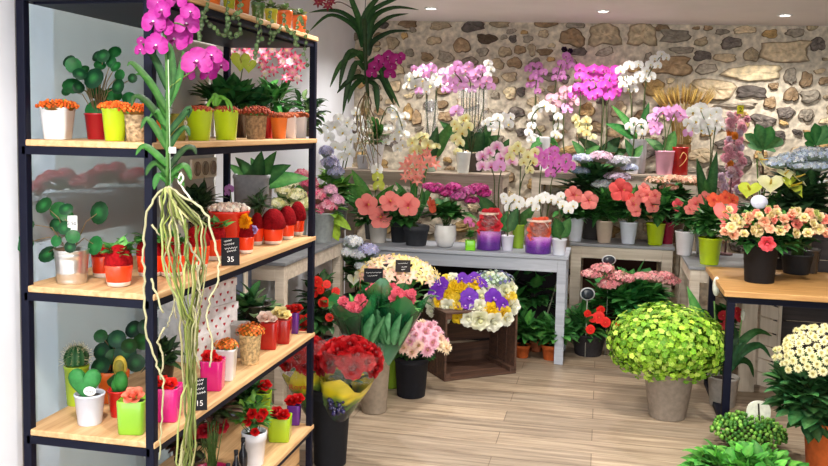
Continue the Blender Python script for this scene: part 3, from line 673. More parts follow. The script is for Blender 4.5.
# ============================================================ top board
def toppot(px, wt, wb, h, col, label, vine, X=-1.24):
    t = T('hanging_vine', label, 'plant', S(px, X, 0), 'potted vines on the top board'); t.pot('rim', wt, wb, h, col); y0 = t.by-h
    t.bush(t.bx, y0-2, wt*.55, 6, 36, 6, 4.5, [(70, 104, 56), (50, 84, 44), (116, 134, 90)], 'ovate', lo=-.4, stems=False)
    for v in vine:
        s = MB(); P = [rz(-YAW) @ (on_x(x, y, -1.163)-t.P) for x, y in v]; P = [V((0, 0, t.h*.98))]+P; s.tube(P, .0016, .0012, (104, 110, 80), 4)
        for i in range(len(P)-1):
            for f_ in (.25, .6, .95):
                p = P[i].lerp(P[i+1], f_)+V((U(-.006, .006), U(-.01, .004), 0)); s.disc(p, (U(-.5, .5), -1, U(-.2, .6)), U(.0055, .0095), jit((92, 122, 74), .2), (150, 164, 130), .1, 7)
        t.part('vine', s, LEAF)
toppot(213, 17, 13, 24, (216, 110, 44), 'terracotta potted vine at the near end of the top board', [[(208,6),(202,18),(200,30),(201,40)],[(204,14),(210,26),(221,34),(233,38),(242,33)]])
toppot(229, 13, 10, 22, (160, 172, 40), 'lime potted vine second along the top board', [[(226,10),(228,24),(229,34)]])
toppot(242, 17, 13, 23, (206, 96, 40), 'terracotta potted vine third along the top board', [[(240,12),(228,22),(226,36)],[(236,14),(242,30)]])
toppot(258, 14, 11, 20, (60, 100, 44), 'green potted vine in the middle of the top board', [[(256,14),(258,34),(257,46),(254,58)],[(260,16),(262,40)]])
toppot(271, 13, 10, 18, (176, 178, 40), 'yellow-green potted vine on the top board', [[(271,22),(270,40)]])
toppot(284, 17, 13, 20, (204, 96, 40), 'terracotta potted vine next to last along the top board', [[(282,26),(276,34),(270,44)],[(286,28),(295,36),(297,46)]])
toppot(299, 15, 12, 20, (190, 86, 36), 'terracotta potted vine at the far end of the top board', [[(302,22),(308,32),(304,50),(307,66)],[(296,28),(294,45)]])
# ============================================================ second board
t = T('pilea', 'round-leaved green plant in a ribbed tin bucket with a white price tag', 'plant', aty(72, 2.15, SZ[2]), 'round-leaved pileas'); t.pot('tin', 33, 28, 34, (214, 212, 208), METL)
pilea(t, [(46,204,9),(53,213,9),(53,226,9),(94,214,12),(27,243,9),(43,256,10),(93,245,10),(72,206,7),(58,240,6),(70,225,7),(82,232,7),(62,218,7),(78,243,6),(36,222,5)])
m = MB(); m.box(tuple(t.L(76.5, 250, -.035)), tuple(t.L(79, 222, -.032)), (240, 240, 236)); m.box(tuple(t.L(73.5, 228, -.036)), tuple(t.L(83, 213, -.033)), (214, 214, 212)); tg = t.part('price_tag', m, MATT, smooth=False)
M_INK = plain('black_ink', (30, 30, 36), .6, 10, .02); M_CHALK = plain('white_chalk', (238, 238, 236), .8, 30, .06); M_REDINK = plain('red_ink', (196, 60, 30), .5, 10, .05)
q = t.L(78.3, 220.5, -.0365); text('lettering', '3.50', 5.2*t.k, M_INK, tg, q-V((0, .004, 0)), (math.pi/2, 0, 0), .0003)
def feltpot(px, X, lv, wt, h, label, feltc=(142, 14, 20), fol=0, topw=1.0, group='orange and white pots with red felt collars', P=None, felth=.55, extra=None):
    t = T('felt_collar_pot', label, 'pot', P or S(px, X, lv), group); t.pot('cup', wt, wt*.86, h, TEAR); k = t.k; r = wt*k/2; b = MB(); H = h*k
    n = 22; pr = []
    for i in range(7):
        a = i/6*math.pi*.5; pr.append((r*topw*(1.02 if i == 0 else math.cos(a)*1.0+.04), H+H*felth*math.sin(a)))
    pr = [(r*.86, H*.84)]+pr; b.lathe(pr, feltc, n); t.part('felt_collar', b, FELT, label='red felt collar')
    if fol: t.bush(t.bx, t.by-h*(1.35+felth*.3), wt*.75, h*.55, fol, 13, 8, G2, 'ovate', lo=-.2, d=0)
    if extra: extra(t)
    return t
feltpot(119, 0, 2, 27, 22, 'orange and white pot with red collar and leafy plant left of the front post', fol=46, P=aty(119, 2.15, SZ[2]), felth=.9)
feltpot(102, 0, 2, 22, 22, 'small orange pot with red collar behind the tin bucket', P=aty(103, 2.26, SZ[2]), felth=.5)
feltpot(147, 0, 2, 26, 22, 'orange pot with red collar behind the front shelf post', fol=40, P=S(150, -1.33, 2), felth=.9)
feltpot(166, 0, 2, 26, 22, 'orange and white pot behind the hanging orchid roots, nearest the post', P=S(172, -1.27, 2), felth=.8, fol=24)
feltpot(0, 0, 2, 25, 24, 'orange and white pot half covered by the thick green roots', P=S(197, -1.26, 2), felth=.8)
feltpot(0, 0, 2, 23, 22, 'orange and white pot behind the chalk price sign', P=S(214, -1.29, 2), felth=.8, fol=20)
t = T('gravel_pot', 'large red pot topped with cream gravel behind the chalk price sign', 'pot', S(229, -1.32, 2)); t.pot('cone', 40, 30, 42, (222, 44, 26)); t.berries('gravel', t.bx, t.by-43, 19, 5, 150, 4, ((240, 214, 196), (226, 190, 170), (250, 232, 220)), MATT, lo=0)
def yel(t): t.bloom('carn', [(t.bx+1, t.by-33, 17)], ((250, 176, 20), (240, 140, 10))); t.bloom('rose', [(t.bx+8, t.by-24, 8)], ((190, 170, 220), (170, 140, 210)))
feltpot(0, 0, 2, 16, 17, 'small orange pot with deep red collar and a yellow flower above', P=S(246, -1.25, 2), felth=.95, feltc=(120, 10, 16), extra=yel)
feltpot(0, 0, 2, 13, 17, 'small orange pot with deep red collar tucked behind the yellow flower', P=S(257, -1.30, 2), felth=.9, feltc=(120, 10, 16))
feltpot(0, 0, 2, 21, 17, 'wide orange pot with round deep red felt top toward the far end', P=S(273, -1.25, 2), felth=1.1, feltc=(118, 10, 18), topw=1.16)
feltpot(0, 0, 2, 15, 16, 'orange pot with round deep red top, second from the far end', P=S(287, -1.25, 2), felth=1.1, feltc=(118, 10, 18), topw=1.2)
feltpot(0, 0, 2, 14, 16, 'orange pot with round deep red top, last before the end post', P=S(297.5, -1.26, 2), felth=1.1, feltc=(118, 10, 18), topw=1.2)
t = T('potted_plant', 'dark leaved green plants at the back of the middle board beside the socket', 'plant', S(200, -1.48, 2)); t.pot('cone', 26, 20, 24, (80, 50, 40)); t.bush(200, 205, 30, 22, 90, 15, 9, [(24, 52, 32), (36, 72, 42), (20, 44, 30)], 'ovate', depth=.08)
t = T('potted_plant', 'thin-leaved green plant in front of the grey planter', 'plant', S(256, -1.40, 2)); t.pot('cone', 18, 14, 16, (70, 60, 54)); t.bush(258, 203, 16, 13, 60, 14, 4, [(50, 84, 60), (70, 104, 74)], depth=.06, lo=-.5)
t = T('rubber_plant', 'broad dark-leaved plant in a square grey planter on the middle board', 'plant', S(253, -1.47, 2)); t.pot('square', 34, 30, 58, (150, 152, 156), mat=MATT)
t.leaves([(262,186,306,180,20),(258,186,290,165,20),(258,186,238,158,14),(256,184,262,152,16),(264,186,250,160,14),(252,186,228,166,12),(258,186,276,152,16)], [(22, 70, 36), (36, 96, 44)], 16, shape='ovate', droop=.5)
t.stem([(256,186),(258,160)], 1.6, (96, 80, 60))
t = T('mini_orchid', 'single small mauve orchid bloom beside the socket on the middle board', 'orchid', S(233, -1.46, 2)); t.pot('cone', 12, 10, 14, (80, 60, 60)); t.stem([(233,228),(232,208),(230,190)], .7); t.bloom('phal', [(229,189,10),(226,194,7)], ((180, 120, 196), (200, 150, 210), (110, 30, 110)))
def sign(name, label, P, w, h, lines, rot=YAW, lean=-.14, stick=0, col=(22, 24, 30), group=None, big=None):
    t = T(name, label, 'sign', P, group, rot); k = t.k; b = MB(); q = Matrix.Rotation(lean, 4, 'X')
    if stick: b2 = MB(); b2.tube([(0, .004, -stick*k), (0, .004, h*k*.5)], .002, .002, (60, 60, 60), 5); t.part('stick', b2, MATT)
    b.box((-w*k/2, 0, .0), (w*k/2, .005, h*k), col, q); bo = t.part('board', b, MATT, smooth=False)
    s = MB()
    for i, (y, x0, x1) in enumerate(lines):
        P_ = []; n = 14
        for j in range(n+1): f_ = j/n; P_.append(q @ V(((x0+(x1-x0)*f_)*w*k, -.0012, (y+.035*math.sin(j*2.3+i)+.05*f_)*h*k)))
        s.tube(P_, .0011, .0011, (232, 232, 230), 4)
    if lines: t.part('chalk_writing', s, MATT, bo, label='white chalk writing')
    if big: text('lettering', big[0], big[1]*h*k, M_CHALK, bo, q @ V((big[2]*w*k, -.0008, big[3]*h*k)), (math.pi/2+lean, 0, 0), .0005)
    return t
sign('price_sign', 'black chalk sign reading 35 leaning on the red pots of the middle board', S(230.5, -1.185, 2), 18, 28, [(.86, -.34, .05), (.74, -.36, .2), (.60, -.3, .38), (.50, -.2, .3)], rot=.5, big=('35', .26, .0, .22))
# hydrangeas beyond the shelving, on the whitewashed table at the left
HP = [(240, 130, 160), (250, 180, 196), (226, 96, 134)]; HC = [(236, 230, 180), (246, 240, 206), (206, 204, 140)]; HB = [(206, 214, 236), (226, 230, 244), (186, 194, 226)]
t = T('hydrangea', 'cream hydrangea behind the far end of the middle board', 'plant', atx(293, -1.86, .80), 'hydrangeas'); t.pot('cone', 30, 24, 40, (140, 146, 140), mat=MATT)
t.bush(292, 208, 24, 20, 60, 18, 12, G2, 'ovate', depth=.08); 
for x, y, r in ((285,190,9),(297,195,10),(280,204,9),(291,182,8),(305,204,9),(296,208,9)): t.florets('flower_head', x, y, r, r*.8, 60, 5.4, HC, d=-.05)
t = T('hydrangea', 'pink hydrangea in a grey pot just beyond the end post', 'plant', atx(321, -1.76, .80), 'hydrangeas'); t.pot('cone', 27, 22, 30, (160, 166, 166), mat=MATT)
t.bush(322, 205, 22, 22, 70, 18, 11, G2+G3, 'ovate', depth=.08)
for x, y, r in ((308,184,10),(317,196,11),(328,206,10),(318,210,8),(336,200,8),(302,176,8),(330,190,7)): t.florets('flower_head', x, y, r, r*.85, 70, 5.4, HP if x < 330 else [(240, 190, 214), (226, 170, 204)], d=-.04)
t.leaves([(328,218,337,240,15),(330,216,349,230,12),(324,214,316,232,11)], [(150, 190, 50), (130, 180, 60)], 12)
t = T('hydrangea', 'lilac-grey hydrangea by the white orchids at the left', 'plant', atx(338, -1.86, .80), 'hydrangeas'); t.pot('cone', 20, 16, 24, (120, 120, 124)); t.bush(334, 190, 20, 26, 80, 18, 11, G3+G2, 'ovate', depth=.1)
for x, y, r in ((330,163,9),(326,152,7),(336,172,8)): t.florets('flower_head', x, y, r, r*.9, 60, 5, [(190, 190, 226), (170, 172, 214), (214, 210, 236)], d=-.06)
# ============================================================ third board
GL = CERA
t = T('cactus', 'round spiny cactus in a tall lime pot at the back left', 'cactus', aty(77, 2.30, SZ[3])); t.pot('cone', 24, 19, 40, (172, 200, 50)); b = MB(); R_ = 11*t.k; z0 = t.h; n = 36; pr = []
vs = []; cs = []
for i in range(9):
    a = -.5+i*(math.pi/2+.5)/8
    for k in range(n):
        q = 1+.10*math.cos(k*math.pi*2/n*12); r_ = max(.0004, R_*math.cos(a)*q); w_ = 2*math.pi*k/n; vs.append((r_*math.cos(w_), r_*math.sin(w_), z0+R_*.6+R_*1.15*math.sin(a))); cs.append((40, 90, 50) if k % 3 else (90, 130, 80))
b.add(vs, [(i*n+k, i*n+(k+1) % n, (i+1)*n+(k+1) % n, (i+1)*n+k) for i in range(8) for k in range(n)]+[tuple(8*n+k for k in range(n))], cs); t.part('cactus_body', b, LEAF)
b = MB()
for i in range(240):
    a = U(-.3, 1.4); w_ = 2*math.pi*random.randrange(12)/12; r_ = R_*1.1*math.cos(a); p = V((r_*math.cos(w_), r_*math.sin(w_), z0+R_*.6+R_*1.15*math.sin(a))); b.tube([p, p+V((math.cos(w_)*math.cos(a)+U(-.6, .6), math.sin(w_)*math.cos(a)+U(-.6, .6), math.sin(a)+U(-.5, .5)))*.011], .0005, .0003, (226, 214, 170), 3)
t.part('spines', b, MATT)
t = T('heart_hoya', 'heart-shaped green leaf with a white label in a white pot', 'plant', aty(90, 2.16, SZ[3])); t.pot('cone', 29, 23, 31, (214, 220, 236)); b = MB(); n = 28; k = t.k; vs = []; cs = []
ce = t.L(88, 381, -.02)
for y_, f_ in ((-.012, .0), (-.012, .8), (-.006, 1), (.006, 1), (.012, .8), (.012, 0)):
    for i in range(n):
        a = 2*math.pi*i/n; vs.append(ce+V((.055*f_*(16*math.sin(a)**3)/16*.85, y_, .05*f_*(13*math.cos(a)-5*math.cos(2*a)-2*math.cos(3*a)-math.cos(4*a))/15+.006))); cs.append((52, 124, 62))
b.add(vs, [(i*n+j, i*n+(j+1) % n, (i+1)*n+(j+1) % n, (i+1)*n+j) for i in range(5) for j in range(n)], cs); t.part('heart_leaf', b, LEAF)
b = MB(); b.lathe([(.001, 0), (.017, 0), (.017, .002), (.001, .002)], (246, 246, 242), 20, M=Matrix.Translation(t.L(95, 386, -.036)) @ Matrix.Rotation(math.pi/2, 4, 'X') @ Matrix.Diagonal((1.05, .8, 1, 1))); lb = t.part('label', b, MATT); text('lettering', 'hoya', .011, M_INK, lb, t.L(95, 386, -.0385), (math.pi/2, 0, .0), .0003)
t = T('kalanchoe', 'dark leafy plant in an orange pot at the back of the cactus board', 'plant', aty(113, 2.36, SZ[3])); t.pot('rim', 32, 24, 32, (226, 106, 36)); pilea(t, [(108,345,10),(120,335,9),(132,328,9),(142,340,10),(100,352,9),(128,350,11),(140,358,9),(114,356,8),(146,325,8),(98,338,7),(104,362,10),(134,340,8),(120,372,8)], [(20, 54, 36), (30, 70, 44), (44, 80, 44)])
t = T('cactus', 'cactus with a yellow rim lobe in a red pot', 'cactus', aty(119, 2.24, SZ[3])); t.pot('cone', 22, 16, 27, (204, 24, 22)); k = t.k
b = MB(); b.ball(t.L(121, 381), 9*k, (52, 124, 52), 12, 8, (.8, .6, 1.25)); b.ball(t.L(116, 385), 6*k, (60, 134, 60), 10, 7, (.8, .6, 1.2)); t.part('cactus_body', b, LEAF); b = MB(); b.ball(t.L(119, 367, .012), 10*k, (196, 170, 62), 12, 8, (.72, .3, 1.15)); b.ball(t.L(119, 367, .004), 7*k, (140, 130, 50), 12, 8, (.72, .35, 1.15)); t.part('grafted_lobe', b, LEAF, label='yellow grafted lobe')
def cube(px, X, w, h, col, label, bl, bcol, P=None, lv=3, kind='rose', group='square glass pots with a single flower', wb=.92):
    t = T('flower_cube', label, 'flower pot', P or S(px, X, lv), group); t.pot('cube', w, w*wb, h, col)
    t.bloom(kind, [(t.bx+dx, t.by-h-dy, s) for dx, dy, s in bl], bcol, face=(0, -.5, 1)); return t
RR = ((206, 18, 22), (160, 8, 14)); 
cube(0, 0, 27, 34, (130, 180, 46), 'lime glass cube with a coral flower at the board corner', [(1, 3, 20)], ((244, 140, 112), (236, 110, 90)), P=aty(134, 2.135, SZ[3]))
cube(167, -1.24, 27, 34, (206, 30, 122), 'magenta glass cube with scarlet flower behind the hanging roots', [(-6, 2, 15), (5, 3, 15)], ((226, 40, 30), (196, 20, 18)))
sign('price_sign', 'black chalk sign reading 15 beside the magenta cube on the cactus board', S(198, -1.185, 3), 18, 32, [(.9, -.3, .3), (.78, -.35, .25), (.64, -.35, .35), (.52, -.1, .4)], rot=.5, big=('15', .24, .08, .22))
cube(213, -1.24, 22, 30, (206, 26, 116), 'magenta glass cube with red rose right of the chalk sign', [(-3, 3, 15), (6, 1, 9)], ((222, 30, 34), (190, 16, 22)))
def kal(label, P, pot, mat=None, cols=((236, 120, 40), (222, 96, 30), (246, 150, 60)), cy=1, rx=14, ry_=9):
    t = T('kalanchoe', label, 'plant', P, 'orange flowering kalanchoes'); t.pot(*pot, mat=mat); y = t.by-pot[3]-cy
    t.bush(t.bx, y, rx, ry_*.8, 40, 8, 6, G1+G2, 'ovate', lo=-.2); t.florets('flower_head', t.bx, y-1, rx*.98, ry_, 90, 3.6, cols); return t
kal('orange kalanchoe in a white square pot on the cactus board', S(226, -1.245, 3), ('square', 20, 16, 32, WHT), rx=12, ry_=7)
t = T('paper_bag_pot', 'grey paper-wrapped pot between the orange kalanchoes', 'pot', S(240, -1.32, 3)); t.pot('square', 17, 15, 34, (166, 162, 160), mat=MATT)
kal('orange kalanchoe in a bark-fibre pot on the cactus board', S(250, -1.245, 3), ('cone', 22, 18, 30, (206, 180, 134)), mat=FIBR, rx=14, ry_=9)
cube(269, -1.26, 17, 27, (176, 22, 16), 'red glass cube with white flower, first of the two red ones', [(-3, 5, 15), (3, 1, 9)], ((246, 226, 214), (240, 200, 180)))
cube(281, -1.25, 20, 24, (168, 20, 18), 'red glass cube with a cream rose, nearer the end post', [(-2, 4, 16), (4, 3, 12)], ((246, 232, 170), (236, 214, 130)))
cube(293, -1.26, 12, 21, (96, 36, 130), 'purple glass cube with red roses at the far end of the cactus board', [(-3, 2, 12), (3, 2, 12)], ((206, 36, 30), (150, 12, 16)))
t = T('potted_plant', 'big dark green leafy plant in the middle of the cactus board', 'plant', S(256, -1.46, 3)); t.pot('cone', 30, 24, 22, (60, 50, 46)); t.bush(252, 312, 30, 24, 110, 22, 11, [(24, 70, 38), (44, 96, 52), (120, 150, 110)], 'lance', depth=.10, lo=-.7)
t = T('potted_plant', 'small dark plant behind the magenta cube on the cactus board', 'plant', S(163, -1.44, 3)); t.pot('cone', 24, 18, 20, (50, 44, 44)); t.bush(163, 355, 18, 24, 60, 16, 10, [(20, 46, 32), (30, 66, 40)], 'ovate', depth=.06)
Pb = S(199, -1.49, 3)
for i in range(3):
    o = holder('gift_box', ['white gift box printed with red hearts, bottom of the stack of three', 'white gift box printed with red hearts, middle of the stack of three', 'white gift box printed with red hearts, top of the stack of three'][i], 'box', Pb+V((0, 0, .0005+i*.0925)), 'heart printed boxes', 1.35+[.03, -.06, .02][i]); M_BOX = MATT
    bd = MB(); bd.box((-.14, -.07, 0), (.14, .07, .062), (232, 230, 232)); ld = MB(); ld.box((-.143, -.073, .0625), (.143, .073, .092), (238, 234, 236))
    for f_ in (-1, 1):
        for j in range(6):
            for zz in (.016, .042, .078):
                x = -.12+j*.046+(.023 if zz == .042 else 0); 
                if x > .13: continue
                y = f_*(.0705 if zz < .06 else .0735); vs = [V((x+.0075*(16*math.sin(a*.524)**3)/16, y, zz+.0075*(13*math.cos(a*.524)-5*math.cos(a*1.047)-2*math.cos(a*1.571)-math.cos(a*2.094))/15)) for a in range(12)]
                (bd if zz < .06 else ld).add(vs, [tuple(range(12)) if f_ < 0 else tuple(range(11, -1, -1))], (176, 30, 44))
    link('body', bd, MATT, o, smooth=False); link('lid', ld, MATT, o, smooth=False)
# ============================================================ bottom board
t = T('bowl', 'wide magenta bowl on the bottom board behind the roots', 'bowl', S(212, -1.27, 4)); t.pot('cone', 36, 26, 30, (150, 24, 70)); t.bush(212, 410, 30, 22, 90, 15, 10, [(40, 36, 30), (60, 30, 36), (30, 56, 34)], 'ovate', depth=.08); t.bloom('rose', [(205,428,14),(220,426,14),(196,432,10)], ((150, 14, 30), (100, 8, 20)))
for i, px in enumerate((228, 236, 243)):
    t = T('bottle', 'small black glass bottle in the row of three before the white pot', 'bottle', S(px, -1.215-.02*i, 4), 'small black bottles'); k = t.k; b = MB(); b.lathe([(4.2*k, 0), (4.4*k, 2*k), (4.4*k, 20*k), (2*k, 26*k), (1.9*k, 32*k), (1.5*k, 32*k)], (18, 20, 30), 16); t.part('body', b, CERA); b = MB(); b.lathe([(2.2*k, 32.2*k), (2.2*k, 36*k), (.1*k, 36.2*k)], (30, 30, 36), 12); t.part('cap', b, MATT)
t = T('rose_plant', 'red roses and green leaves in a white pot on the bottom board', 'plant', S(254, -1.25, 4)); t.pot('rim', 25, 19, 34, (226, 230, 240)); t.bush(252, 415, 20, 22, 90, 12, 7, G2+G3, 'ovate', depth=.07); t.bloom('rose', [(254,408,10),(262,412,9),(249,416,9),(258,424,8),(266,405,9)], RR, d=-.04)
cube(280, -1.25, 22, 24, (160, 190, 30), 'lime glass cube with red roses on the bottom board', [(-4, 2, 13), (4, 3, 13)], RR, lv=4)
cube(263, -1.42, 16, 26, (146, 176, 40), 'lime glass cube behind the white rose pot', [(0, 3, 14)], RR, lv=4)
cube(294, -1.26, 13, 20, (100, 40, 140), 'purple glass cube with red roses at the end of the bottom board', [(-3, 2, 13), (3, 3, 13)], RR, lv=4)
t = T('potted_plant', 'dark leafy plant in the shade at the back of the bottom board', 'plant', S(250, -1.48, 4)); t.pot('cone', 30, 24, 20, (50, 44, 44)); t.bush(240, 396, 36, 26, 130, 17, 9, [(22, 60, 34), (40, 90, 48), (30, 76, 40)], 'ovate', depth=.09)
t = T('potted_plant', 'dark red-leaved plant low behind the hanging roots', 'plant', S(190, -1.42, 4)); t.pot('cone', 30, 24, 22, (40, 36, 40)); t.bush(188, 440, 28, 20, 70, 15, 9, [(60, 24, 30), (30, 40, 30), (90, 30, 36)], 'ovate', depth=.07)
# ============================================================ hanging vanda orchid in front of the shelving
P = on_y(168, 188, 2.02); t = T('vanda_orchid', 'magenta vanda orchid hanging in front of the shelving, long bare roots trailing', 'orchid', P)
VD = ((164, 34, 134), (196, 84, 168), (110, 8, 84)); VD2 = ((150, 20, 118), (182, 60, 150), (100, 0, 76))
t.bloom('vanda', [(158,6,24),(178,2,24),(156,24,26),(186,26,26),(166,12,20),(173,42,30),(160,46,24),(182,40,18),(192,14,20),(165,30,22)], VD, dj=.03); t.bloom('vanda', [(200,62,32),(213,56,22),(186,74,18),(206,74,22),(218,66,16),(141,52,13),(139,44,9)], VD2, dj=.03)
t.stem([(167,186),(168,120),(167,60),(164,20),(164,-14)], 2.2, (70, 110, 50)); t.stem([(168,90),(180,80),(192,72),(202,64)], 1.1, (104, 130, 60)); t.stem([(166,30),(176,25),(186,28)], 1); 
t.strip([[(168,90),(158,66),(148,50),(143,46)],[(168,112),(150,84),(134,66),(128,68)],[(168,118),(158,96),(146,78),(136,76)],[(168,108),(178,84),(184,60),(183,52)],[(168,130),(148,104),(136,98),(132,108)],[(168,135),(182,118),(190,108),(188,118)],[(168,150),(155,128),(147,120),(141,130)],
 [(168,150),(178,134),(186,128),(190,136)],[(168,166),(150,150),(142,148),(136,156)],[(168,170),(184,150),(193,148),(196,154)],[(168,176),(158,164),(150,168),(146,176)],[(168,178),(182,166),(188,170),(191,180)],[(168,182),(160,176),(156,182),(154,190)],[(168,140),(163,120),(157,112),(150,118)],[(168,100),(173,75),(170,50),(166,44)],[(168,184),(174,176),(180,178),(184,186)]], 8, [(20, 60, 24), (36, 84, 32), (16, 46, 22)], 'foliage')
b = MB(); b.tube([t.L(172, 60, -.03), t.L(173, 120, -.03), t.L(174, 186, -.03)], .0015, .0015, (160, 176, 150), 5); t.part('support_stick', b, CERA)
b = MB(); b.box(tuple(t.L(173, 152, -.036)), tuple(t.L(180, 146, -.034)), (236, 236, 236)); t.part('tag', b, MATT, smooth=False)
b = MB(); b.tube([t.L(164, -12, 0), t.L(158, -20, .04), V((-.02, .08, 1.915-P.z))], .002, .002, (60, 60, 64), 5); t.part('hanging_wire', b, METL)
def root(pts, r, col, wob=1.2):
    Q = []
    for i in range(len(pts)-1):
        a, c_ = pts[i], pts[i+1]
        for f_ in (0, .25, .5, .75): Q.append(t.L(a[0]+(c_[0]-a[0])*f_+U(-wob, wob), a[1]+(c_[1]-a[1])*f_, (a[2] if len(a) > 2 else 0)+U(-.004, .004)))
    Q.append(t.L(*pts[-1][:2])); b = MB(); b.tube(Q, r*t.k, r*.8*t.k, col, 6); t.part('root', b, MATT)
RW = (164, 160, 124); RG = (106, 118, 56)
root([(168,186),(156,196),(147,212),(144,240),(143,262),(144,290),(145,330),(150,352),(156,370),(164,386)], 1.35, RW); root([(168,186),(182,196),(198,204),(208,216),(214,236),(219,262),(218,280),(210,300),(207,318),(211,336),(212,356),(210,370)], 1.3, (170, 166, 132))
root([(168,186),(174,200),(176,214),(182,226)], 1.7, RW); root([(180,184),(184,178),(181,172),(178,180),(184,190),(192,200)], 1.2, (206, 204, 190), .3)
for i in range(18):
    x = 160+i*2.6+U(-3, 3); e = 178+U(0, 15); root([(168+U(-3, 3), 188, U(-.02, .03)), (x, 225, U(-.03, .04)), (x*.7+e*.3+U(-6, 6), 270, U(-.03, .04)), (e+U(-4, 4), 330, U(-.03, .04)), (e+U(-3, 3), 400, U(-.03, .04)), (178+U(-1, 14), 470, U(-.03, .04)), (183+U(-5, 5), 500, 0)], U(.7, 1.4), jit(random.choice([RG, RG, (136, 140, 84), (152, 148, 104)]), .2), 2.0)
for p in ([(160,196),(164,225),(168,245),(164,262),(172,290),(176,320)], [(150,280),(158,300),(163,315)], [(163,330),(158,345),(162,360),(160,384)], [(185,240),(200,262),(196,285),(202,300)], [(152,225),(160,236)], [(190,300),(196,318),(194,350),(200,372)], [(176,300),(170,320),(166,330)], [(196,262),(200,285),(198,310)], [(163,385),(162,410),(160,440),(158,468)], [(172,200),(178,240),(180,262),(184,280)], [(180,210),(188,236),(184,256)]): root(p, U(.9, 1.3), jit(RW, .12))
# ============================================================ orchids along the stone wall
PHW = ((250, 250, 250), (240, 244, 236), (236, 214, 120), (230, 190, 60)); PHY = ((244, 240, 190), (240, 234, 150), (214, 170, 60), (190, 120, 40)); PHP = ((232, 170, 224), (240, 190, 236), (190, 30, 130), (240, 200, 120))
PHM = ((232, 80, 204), (240, 120, 214), (170, 10, 120), (250, 220, 180)); PHL = ((246, 222, 234), (226, 130, 200), (180, 20, 110), (240, 190, 90)); PHV = ((206, 130, 196), (226, 160, 214), (140, 30, 120), (230, 200, 140))
def Y(px, y, z): return aty(px, y, z)
def orchid(label, P, pot, bl, cols, stems, lv=None, cat='orchid', group='potted moth orchids', mat=None, name='orchid', stake=None, d=0.0, jf=.4, leafw=10, soil=True, kind='phal', stemcol=(84, 96, 58)):
    t = T(name, label, cat, P, group)
    if pot: t.pot(*pot, mat=mat, soil=soil)
    t.bloom(kind, bl, cols, d=d, jf=jf)
    for s_ in stems: t.stem([(t.bx+U(-1.5, 1.5), t.by-(pot[3] if pot else 0)*.9)]+s_, .75, stemcol)
    if lv: t.leaves(lv, [(28, 76, 40), (40, 96, 48), (54, 110, 52)], leafw, 'ovate', .35)
    if stake:
        for s_ in stake: t.stem([(s_[0], t.by-(pot[3] if pot else 0)*.8), (s_[0], s_[1])], .6, (70, 62, 48), name='stake', d=.01)
    return t
z1 = 1.222; z2 = 1.225; zb = .73
# tall table at the left
t = orchid('white moth orchid in a paper cone pot at the left of the tall table', Y(375, 6.28, z1), ('cone', 18, 11, 25, (226, 228, 236)), [(395,116,12),(400,124,12),(404,134,11),(394,138,12),(397,148,11),(388,128,11),(391,110,11),(404,116,10),(402,144,10),(386,142,9),(399,131,11)], PHW, [[(378,130),(386,108),(396,112),(402,130)]], mat=MATT)
t.bush(376, 135, 9, 18, 40, 18, 5, G2, 'lance', depth=.06)
orchid('white moth orchid with a spray drooping left over the tall table', Y(363, 6.34, z1), ('cone', 13, 10, 14, (214, 214, 220)), [(358,120,11),(362,130,11),(357,138,11),(361,148,10),(355,112,10),(366,140,10),(351,128,10),(366,124,10)], PHW, [[(362,140),(358,112),(356,126)]])
orchid('white moth orchid on the whitewashed table beyond the shelving', atx(338, -1.98, .80), ('cone', 16, 12, 20, (220, 220, 226)), [(334,126,14),(343,131,14),(329,137,13),(347,122,13),(338,118,12),(345,146,13),(351,138,12),(335,146,12),(350,152,12),(342,156,12),(328,126,12),(322,132,10)], PHW, [[(340,180),(346,128),(336,118),(328,134)],[(342,180),(350,140),(344,150)]], d=-.05)
orchid('pale yellow moth orchid in a small glass vase on the tall table', Y(430, 6.26, z1), ('cone', 13, 11, 14, (190, 214, 196)), [(412,143,13),(420,138,13),(427,145,14),(418,151,12),(431,149,12),(424,137,10),(413,151,10),(436,146,9)], PHY, [[(428,150),(424,136),(414,143)]], lv=[(430,160,436,128,12),(432,160,452,122,14)], mat=CERA)
t = orchid('tall white and pink moth orchids with stems held in a clear tube', Y(430, 6.44, z1), ('cone', 15, 12, 16, (150, 140, 130)), [(408,80,13),(414,86,13),(421,82,13),(428,86,13),(416,75,11),(438,84,12),(443,76,13),(449,71,12),(434,78,11),(405,88,9),(424,92,10),(445,86,10)], PHW, [[(425,110),(424,80),(412,80)],[(434,110),(436,86),(446,72)]], stake=[(426,92),(434,90)])
t.bloom('phal', [(429,70,13),(421,70,10),(424,76,9),(417,92,9),(412,70,8)], PHP); b = MB(); kk = t.k; b.lathe([(7*kk, 0), (7*kk, 52*kk), (6.6*kk, 52*kk), (6.6*kk, 0)], WHT, 18, M=Matrix.Translation(t.L(430, 152)), cap=False); t.part('clear_tube', b, CLEARW)
t = orchid('tall pink moth orchids on a row of dark stems, left of the tall table end', Y(470, 6.44, z1), ('cone', 30, 24, 18, (70, 64, 60)), [(445,82,12),(452,72,13),(457,82,13),(463,72,13),(468,80,13),(473,75,13),(479,71,13),(484,81,12),(450,90,12),(477,85,12),(455,66,10),(461,88,11),(470,90,10),(441,74,10),(489,87,10),(443,91,9),(466,67,10)], PHP, [[(462,110),(461,86),(452,74)],[(468,110),(468,84),(463,76)],[(474,110),(474,86),(478,74)],[(481,110),(481,90),(484,82)]], stake=[(460,88),(465,88),(471,88),(477,88),(482,90)])
t.bloom('phal', [(455,112,15)], PHP); t.bloom('phal', [(485,64,10),(488,70,10),(485,76,9)], PHW); t.leaves([(466,150,440,124,16),(468,150,446,134,13),(474,152,490,124,18),(472,152,482,132,18),(476,152,498,136,15),(470,152,468,128,14)], [(26, 66, 36), (34, 84, 44)], 14)
